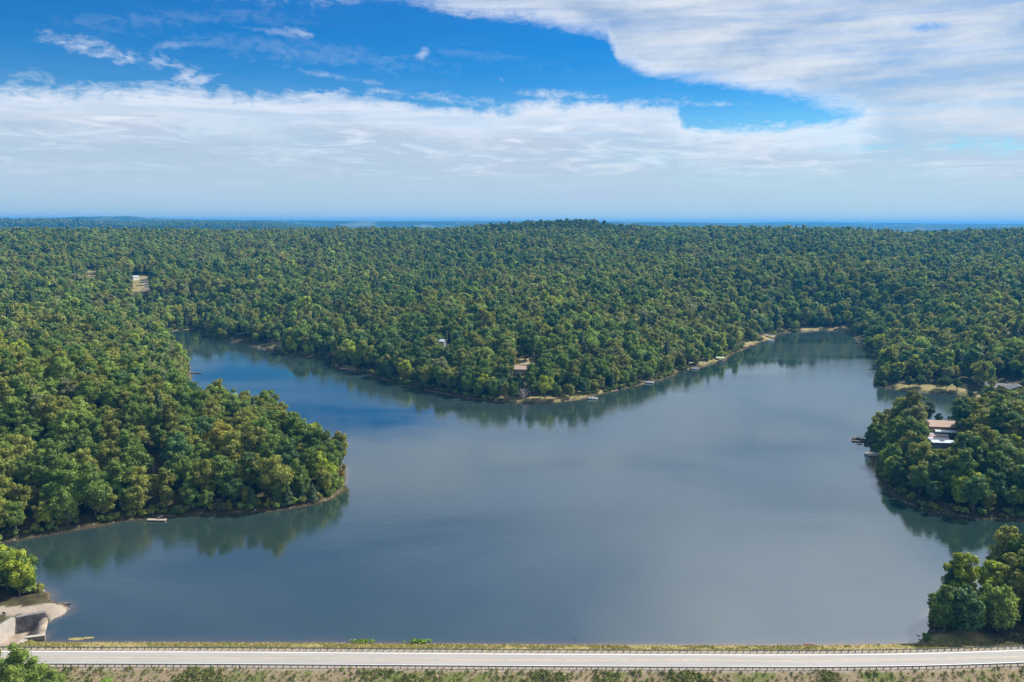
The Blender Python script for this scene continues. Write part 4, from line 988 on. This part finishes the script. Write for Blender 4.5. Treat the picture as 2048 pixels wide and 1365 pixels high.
def kayak(px, py, ang, m, label, z=.0):
    g = ground(px, py); root = empty('kayak', (g.x, g.y, g.z + .05), ang, label, 'kayak', 'kayaks drawn up on the point')
    b = MB(); st = [(-1.9, .03), (-1.2, .26), (-.3, .36), (.5, .36), (1.3, .24), (1.9, .03)]
    b.bm.free(); b.bm = bmesh.new(); rows = []
    for x, w_ in st: rows.append([b.bm.verts.new((x, y * w_, zz)) for y, zz in ((-1, .25), (-.6, .03), (.6, .03), (1, .25), (.3, .33), (-.3, .33))])
    for p_, q_ in zip(rows, rows[1:]):
        for i in range(6): b.bm.faces.new((p_[i], p_[(i + 1) % 6], q_[(i + 1) % 6], q_[i]))
    b.bm.faces.new(rows[0]); b.bm.faces.new(rows[-1]); b.build('hull', M[m], root, True); MB().box(-.5, -.2, .335, .35, .2, .38).build('cockpit', M['canvas'], root)
dock(325, 1033, 4.0, 1.6, R(-92), 'pale T-shaped dock at the left peninsula shore', 'wood', tee=7.5)
dock(381, 747, 8.5, 2.4, R(2), 'dark flat dock on the left bank of the far cove', 'dark_wood')
dock(498, 682, 12, 2.2, R(172), 'brown shore deck under the trees on the cove right bank', 'redwood', n_post=4)
dock(545, 690, 10, 2.0, R(200), 'pale dock ending at the cove right bank', 'wood')
dock(712, 741, 15, 3.2, R(158), 'long tan dock angling out on the cove right bank', 'wood', n_post=4)
dock(700, 733, 13, 3.0, R(170), 'tan wooden shore platform behind the long dock', 'wood')
dock(1160, 797, 4.5, 1.6, R(-20), 'small dock beside the pontoon boat at the central point', 'wood')
dock(1284, 764, 5, 1.8, R(-25), 'brown dock at the middle shoreline right of the point', 'redwood')
dock(1378, 733, 5.5, 2.6, R(-25), 'dock with flat pale roof right of the bright green tree', 'wood', roof='green_roof')
dock(1432, 722, 7.0, 4.2, R(-8), 'covered boat dock with wide pale green roof', 'dark_wood', roof='green_roof')
dock(1532, 677, 9.0, 4.5, R(-8), 'covered boat dock with grey roof at the far bend', 'dark_wood', roof='grey_roof')
dock(1492, 691, 9.0, 3.0, R(-10), 'red brown dock below the bare bank at the far bend', 'redwood')
dock(1571, 663, 9.0, 2.2, R(-4), 'small distant dock with pinkish deck at the far end', 'redwood')
dock(1732, 884, 7.5, 2.6, R(172), 'dark dock beneath the trees left of the striped roof', 'dark_wood')
dock(1756, 739, 8, 2.0, R(178), 'dark dock on the right bank below the dense trees', 'dark_wood')
dock(1726, 678, 6, 3.0, R(184), 'shaded grey dock at the far right bank', 'grey_siding')
dock(1756, 914, 4.5, 1.6, R(172), 'narrow dock behind the white pontoon boat on the right', 'wood')
pontoon(1185, 799, R(-8), 'white pontoon boat moored at the central point', canopy=False)
pontoon(1298, 767, R(-12), 'white pontoon boat at the brown dock right of the point', canopy=False)
pontoon(1390, 739, R(-5), 'pontoon boat under the flat pale dock roof', 1., True)
pontoon(1443, 726, R(-4), 'dark hulled pontoon boat beside the wide covered dock', 1.1, True, 'canvas')
pontoon(1541, 683, R(-4), 'distant pontoon boat at the grey roofed dock', 1.1, False)
pontoon(1744, 911, R(172), 'white pontoon boat on the right shore below the striped roof', 1.0, False)
pontoon(1716, 881, R(170), 'dark pontoon boat at the shaded dock on the right', .95, True, 'canvas')
pontoon(521, 696, R(200), 'small white pontoon boat at the pale cove dock', .9, False)
kayak(1414, 729, R(-10), 'blue_plastic', 'blue kayak on the bank left of the covered dock'); kayak(1406, 729, R(-14), 'yellow_plastic', 'yellow kayak on the bank next to the blue one')
kayak(536, 692, R(10), 'yellow_plastic', 'yellow kayak lying by the pale cove dock')
g = at(694, 729, .6); root = empty('wooden_post', g, 0, 'red brown post standing on the tan shore platform', 'post'); MB().box(-.25, -.25, 0, .25, .25, 4.0).build('post', M['redwood'], root); MB().box(-.35, -.35, 4.0, .35, .35, 4.15).build('post_cap', M['wood'], root)

# ------------------------------------------------------------------ houses
def house(px, py, W_, D_2, wall_h, roof_h, ang, wallm, roofm, label, over=.5, nwin=3, lift=0., stripes=False, chimney=False, cat='house', name='house', dz=None, group='houses among the trees'):
    g = ground(px, py); zb = g.z + lift
    root = empty(name, (g.x, g.y, zb), ang, label, cat, group)
    MB().box(-W_ / 2, -D_2 / 2, -2.5 - lift, W_ / 2, D_2 / 2, wall_h).build('wall', M[wallm], root)
    b = MB(); bm_ = b.bm; x0, x1 = -W_ / 2 - over, W_ / 2 + over; y0, y1 = -D_2 / 2 - over, D_2 / 2 + over; th = .18
    def slab(p):
        T = [bm_.verts.new(q) for q in p]; Bv = [bm_.verts.new((q[0], q[1], q[2] - th)) for q in p]; bm_.faces.new(T); bm_.faces.new(Bv[::-1])
        for i in range(4): bm_.faces.new((T[(i + 1) % 4], T[i], Bv[i], Bv[(i + 1) % 4]))
    hb = wall_h + .2; slab([(x0, y0, hb), (x1, y0, hb), (x1, -.01, hb + roof_h), (x0, -.01, hb + roof_h)]); slab([(x0, .01, hb + roof_h), (x1, .01, hb + roof_h), (x1, y1, hb), (x0, y1, hb)])
    roof = b.build('roof', M[roofm], root)
    ga = MB()
    for x in (-W_ / 2 + .005, W_ / 2 - .105):
        vs = [ga.bm.verts.new(q) for q in ((x, -D_2 / 2 + .02, wall_h), (x, D_2 / 2 - .02, wall_h), (x, 0, wall_h + roof_h), (x + .1, -D_2 / 2 + .02, wall_h), (x + .1, D_2 / 2 - .02, wall_h), (x + .1, 0, wall_h + roof_h))]
        for f in ((0, 1, 2), (5, 4, 3), (0, 3, 4, 1), (1, 4, 5, 2), (2, 5, 3, 0)): ga.bm.faces.new([vs[i] for i in f])
    ga.build('gable', M[wallm], root)
    if stripes:
        sl = roof_h / (D_2 / 2 + over)
        s = MB(); ya, yb = y0 + (D_2 / 2) * .36, y0 + (D_2 / 2) * .74
        s.poly([(x0, ya, hb + (ya - y0) * sl + .03), (x1, ya, hb + (ya - y0) * sl + .03), (x1, yb, hb + (yb - y0) * sl + .03), (x0, yb, hb + (yb - y0) * sl + .03)], .02); s.build('roof_stripe', M['red_roof'], root)
    for i in range(nwin):
        x = -W_ / 2 + W_ * (i + .5) / nwin
        fr = MB().box(x - .6, -D_2 / 2 - .05, .9, x + .6, -D_2 / 2 + .02, 2.1).build('window', M['white'], root); MB().box(x - .5, -D_2 / 2 - .08, 1.0, x + .5, -D_2 / 2 - .053, 2.0).build('pane', M['glass'], fr)
    dr = MB().box(W_ / 2 - .02, -.5, 0, W_ / 2 + .06, .5, 2.1).build('door', M['redwood'], root)
    if chimney: MB().box(W_ * .2, .3, wall_h + .4, W_ * .2 + .8, 1.1, wall_h + roof_h + 1.2).build('chimney', M['brick'], roof)
    return root
house(1860, 884, 15, 11, 2.8, 1.8, R(-20), 'grey_siding', 'metal_roof', 'long building with white metal roof and red stripe near the right shore', stripes=True)
house(1886, 862, 17, 11, 3.2, 2.2, R(-10), 'brick', 'tan_roof', 'tan roofed house behind the white striped roof')
house(1898, 874, 13, 4, 2.6, .6, R(-14), 'dark_wood', 'metal_roof', 'low carport with pale metal roof right of the striped roof', nwin=1, cat='carport', name='carport')
house(1882, 893, 10, 5, 2.4, .7, R(-6), 'grey_siding', 'blue_roof', 'small pale blue roofed shed in front of the striped building', nwin=1, cat='shed', name='shed')
house(2000, 783, 20, 10, 3.2, 2.4, R(-12), 'grey_siding', 'grey_roof', 'grey shingled lake house shaded by trees at the right edge', nwin=4, chimney=True)
house(2034, 788, 11, 12, 3.2, 3.0, R(70), 'dark_wood', 'grey_roof', 'gabled dark house beside the grey lake house', nwin=2)
house(1043, 746, 11, 8, 3.0, 2.2, R(-8), 'brick', 'tan_roof', 'pink tan roofed house in the central clearing', chimney=True)
house(813, 693, 8, 7, 4.5, 2.0, R(5), 'cream', 'grey_roof', 'grey roof showing among trees with a small flag above', lift=4)
house(875, 700, 13, 7, 4.5, 1.4, R(-14), 'grey_siding', 'blue_roof', 'pale blue metal roof glimpsed in the central woods', lift=3)
house(1332, 712, 12, 8, 3.2, 2.0, R(-10), 'cream', 'green_roof', 'pale green roofed house behind the shore trees')
house(1345, 718, 7, 5, 2.6, 1.2, R(-10), 'white', 'metal_roof', 'small white roofed cabin beside the green roofed house', nwin=2, cat='cabin', name='cabin')
house(1295, 696, 9, 7, 3.6, 1.6, R(0), 'brick', 'tan_roof', 'pinkish roof just visible left of the green roofed house', lift=4)
house(321, 846, 7, 6, 4.0, 1.6, R(-12), 'grey_siding', 'grey_roof', 'grey roof corner peeking from the left peninsula trees', lift=8.0, cat='cabin', name='cabin')
house(270, 560, 9, 6, 4.0, 1.4, R(60), 'white', 'metal_roof', 'small white shed at the edge of the far left field', cat='shed', name='shed')
# flag on a pole
g = ground(806, 692); root = empty('flagpole', g, 0, 'thin flagpole with a small red white flag above the trees', 'flagpole'); MB().tube((0, 0, -.3), (0, 0, 13), .08, .05, 6).build('pole', M['white'], root); MB().box(.06, -.02, 11.6, 2.6, .02, 13).build('flag', M['red_plastic'], root)
# utility poles
def util_pole(px, py, h, label):
    g = ground(px, py); root = empty('utility_pole', g, R(15), label, 'utility pole', 'utility poles'); MB().tube((0, 0, -.5), (0, 0, h), .18, .12, 8).build('pole', M['wood'], root); MB().box(-1.1, -.07, h - .9, 1.1, .07, h - .72).build('crossarm', M['wood'], root); MB().tube((.35, .1, h - 2.2), (.35, .1, h - 1.3), .2, n=8).build('transformer', M['steel'], root)
util_pole(1068.5, 723, 10.5, 'grey utility pole beside the driveway in the central clearing'); util_pole(895, 694, 14, 'utility pole rising from the central woods')
# bare trees
def bare_tree(px, py, h, label, s=3.5, m='pale_bark', n_=26):
    g = ground(px, py); root = empty('bare_tree', g, 0, label, 'tree'); rd_ = random.Random(px)
    tv, tf = tube_np([[((0, 0, -.5), .28), ((.1, 0, h * .4), .2), ((.0, .2, h * .8), .09)]]); link('trunk', tri_faces_mesh('trunk', [(tv, tf, 0)], [M[m]]), root)
    P = []
    for i in range(n_):
        a = i * 2.4; z = h * (.22 + .6 * i / n_); q = s * (1.15 - .6 * i / n_) * rd_.uniform(.7, 1.1); e = (math.cos(a) * q, math.sin(a) * q, z + q * .55); mid_ = (math.cos(a) * q * .5, math.sin(a) * q * .5, z + q * .2)
        P.append([((0, 0, z), .10), (mid_, .07), (e, .03)])
        for k in range(5): b2 = a + rd_.uniform(-1, 1); q2 = q * rd_.uniform(.3, .5); P.append([(mid_ if k % 2 else e, .05), ((mid_[0] if k % 2 else e[0]) + math.cos(b2) * q2, (mid_[1] if k % 2 else e[1]) + math.sin(b2) * q2, (mid_[2] if k % 2 else e[2]) + q2 * rd_.uniform(.1, .8))][0:1] and [(mid_ if k % 2 else e, .05), (((mid_[0] if k % 2 else e[0]) + math.cos(b2) * q2, (mid_[1] if k % 2 else e[1]) + math.sin(b2) * q2, (mid_[2] if k % 2 else e[2]) + q2 * .5), .02)])
    P = [[p if len(p) == 2 and not isinstance(p[0], float) else p for p in path] for path in P]
    tv, tf = tube_np(P, 4); link('branches', tri_faces_mesh('branches', [(tv, tf, 0)], [M[m]]), root)
bare_tree(1047, 803, 9.5, 'leafless grey tree at the waterline of the central point', 4.2)
bare_tree(290, 762, 12, 'leafless grey tree above the left hill near the cove', 3.5)
bare_tree(306.5, 946, 9, 'pale dead trunk standing in a dark gap on the left peninsula', 1.2, n_=6)

# ------------------------------------------------------------------ distant town and clearings
def shed_far(px, py, dist, W_, D_2, h, m, roofm, label, ang=0.):
    d = ray(px, py); hr = math.hypot(d.x, d.y); x, y = d.x / hr * dist, d.y / hr * dist; z = hz(x, y); zt = CAM_H + d.z / hr * dist
    root = empty('warehouse', (x, y, z), ang, label, 'building', 'distant buildings beyond the ridge'); h = max(h, zt - z)
    MB().box(-W_ / 2, -D_2 / 2, -3, W_ / 2, D_2 / 2, h).build('wall', M[m], root); MB().box(-W_ / 2 - 1, -D_2 / 2 - 1, h + .01, W_ / 2 + 1, D_2 / 2 + 1, h + 1.2).build('roof', M[roofm], root)
shed_far(1812, 464.5, 6150, 64, 25, 9, 'white', 'white', 'long white industrial building on the hazy right horizon')
shed_far(1846, 464.0, 6150, 36, 20, 9, 'cream', 'white', 'shorter white building right of the long industrial one')
shed_far(1866, 464.0, 6180, 20, 12, 9, 'white', 'white', 'smallest white building at the right end of the distant group')
for px, top, lab in ((1774, 456, 'pale slender tower left of the distant white buildings'), (1812, 453, 'thin reddish mast behind the long distant white building'), (1952, 462, 'short pale tower right of the distant white buildings')):
    d = ray(px, top); hr = math.hypot(d.x, d.y); x, y = d.x / hr * 6300, d.y / hr * 6300; z = hz(x, y); zt = CAM_H + d.z / hr * 6300
    root = empty('water_tower', (x, y, z), 0, lab, 'tower', 'distant towers'); MB().tube((0, 0, -2), (0, 0, zt - z - 6), 1.8, 1.4, 8).build('shaft', M['white'], root); MB().tube((0, 0, zt - z - 6), (0, 0, zt - z), 3.2, 2.2, 10).build('tank', M['cream'], root)

# ------------------------------------------------------------------ haze
hb = MB().box(-15700, -80, -75, 15700, 15600, 178)
hm = bpy.data.materials.new('haze'); hm.use_nodes = True; ht = NT(hm.node_tree); ht.n.clear()
ho = ht.node('ShaderNodeOutputMaterial'); pv = ht.node('ShaderNodeVolumePrincipled'); ht.l.new(pv.outputs[0], ho.inputs['Volume'])
pv.inputs['Color'].default_value = (.04, .42, 1.0, 1); pv.inputs['Density'].default_value = 9.0e-5; pv.inputs['Anisotropy'].default_value = 0.1
hz_o = hb.build('haze', hm); hz_o['kind'] = 'stuff'
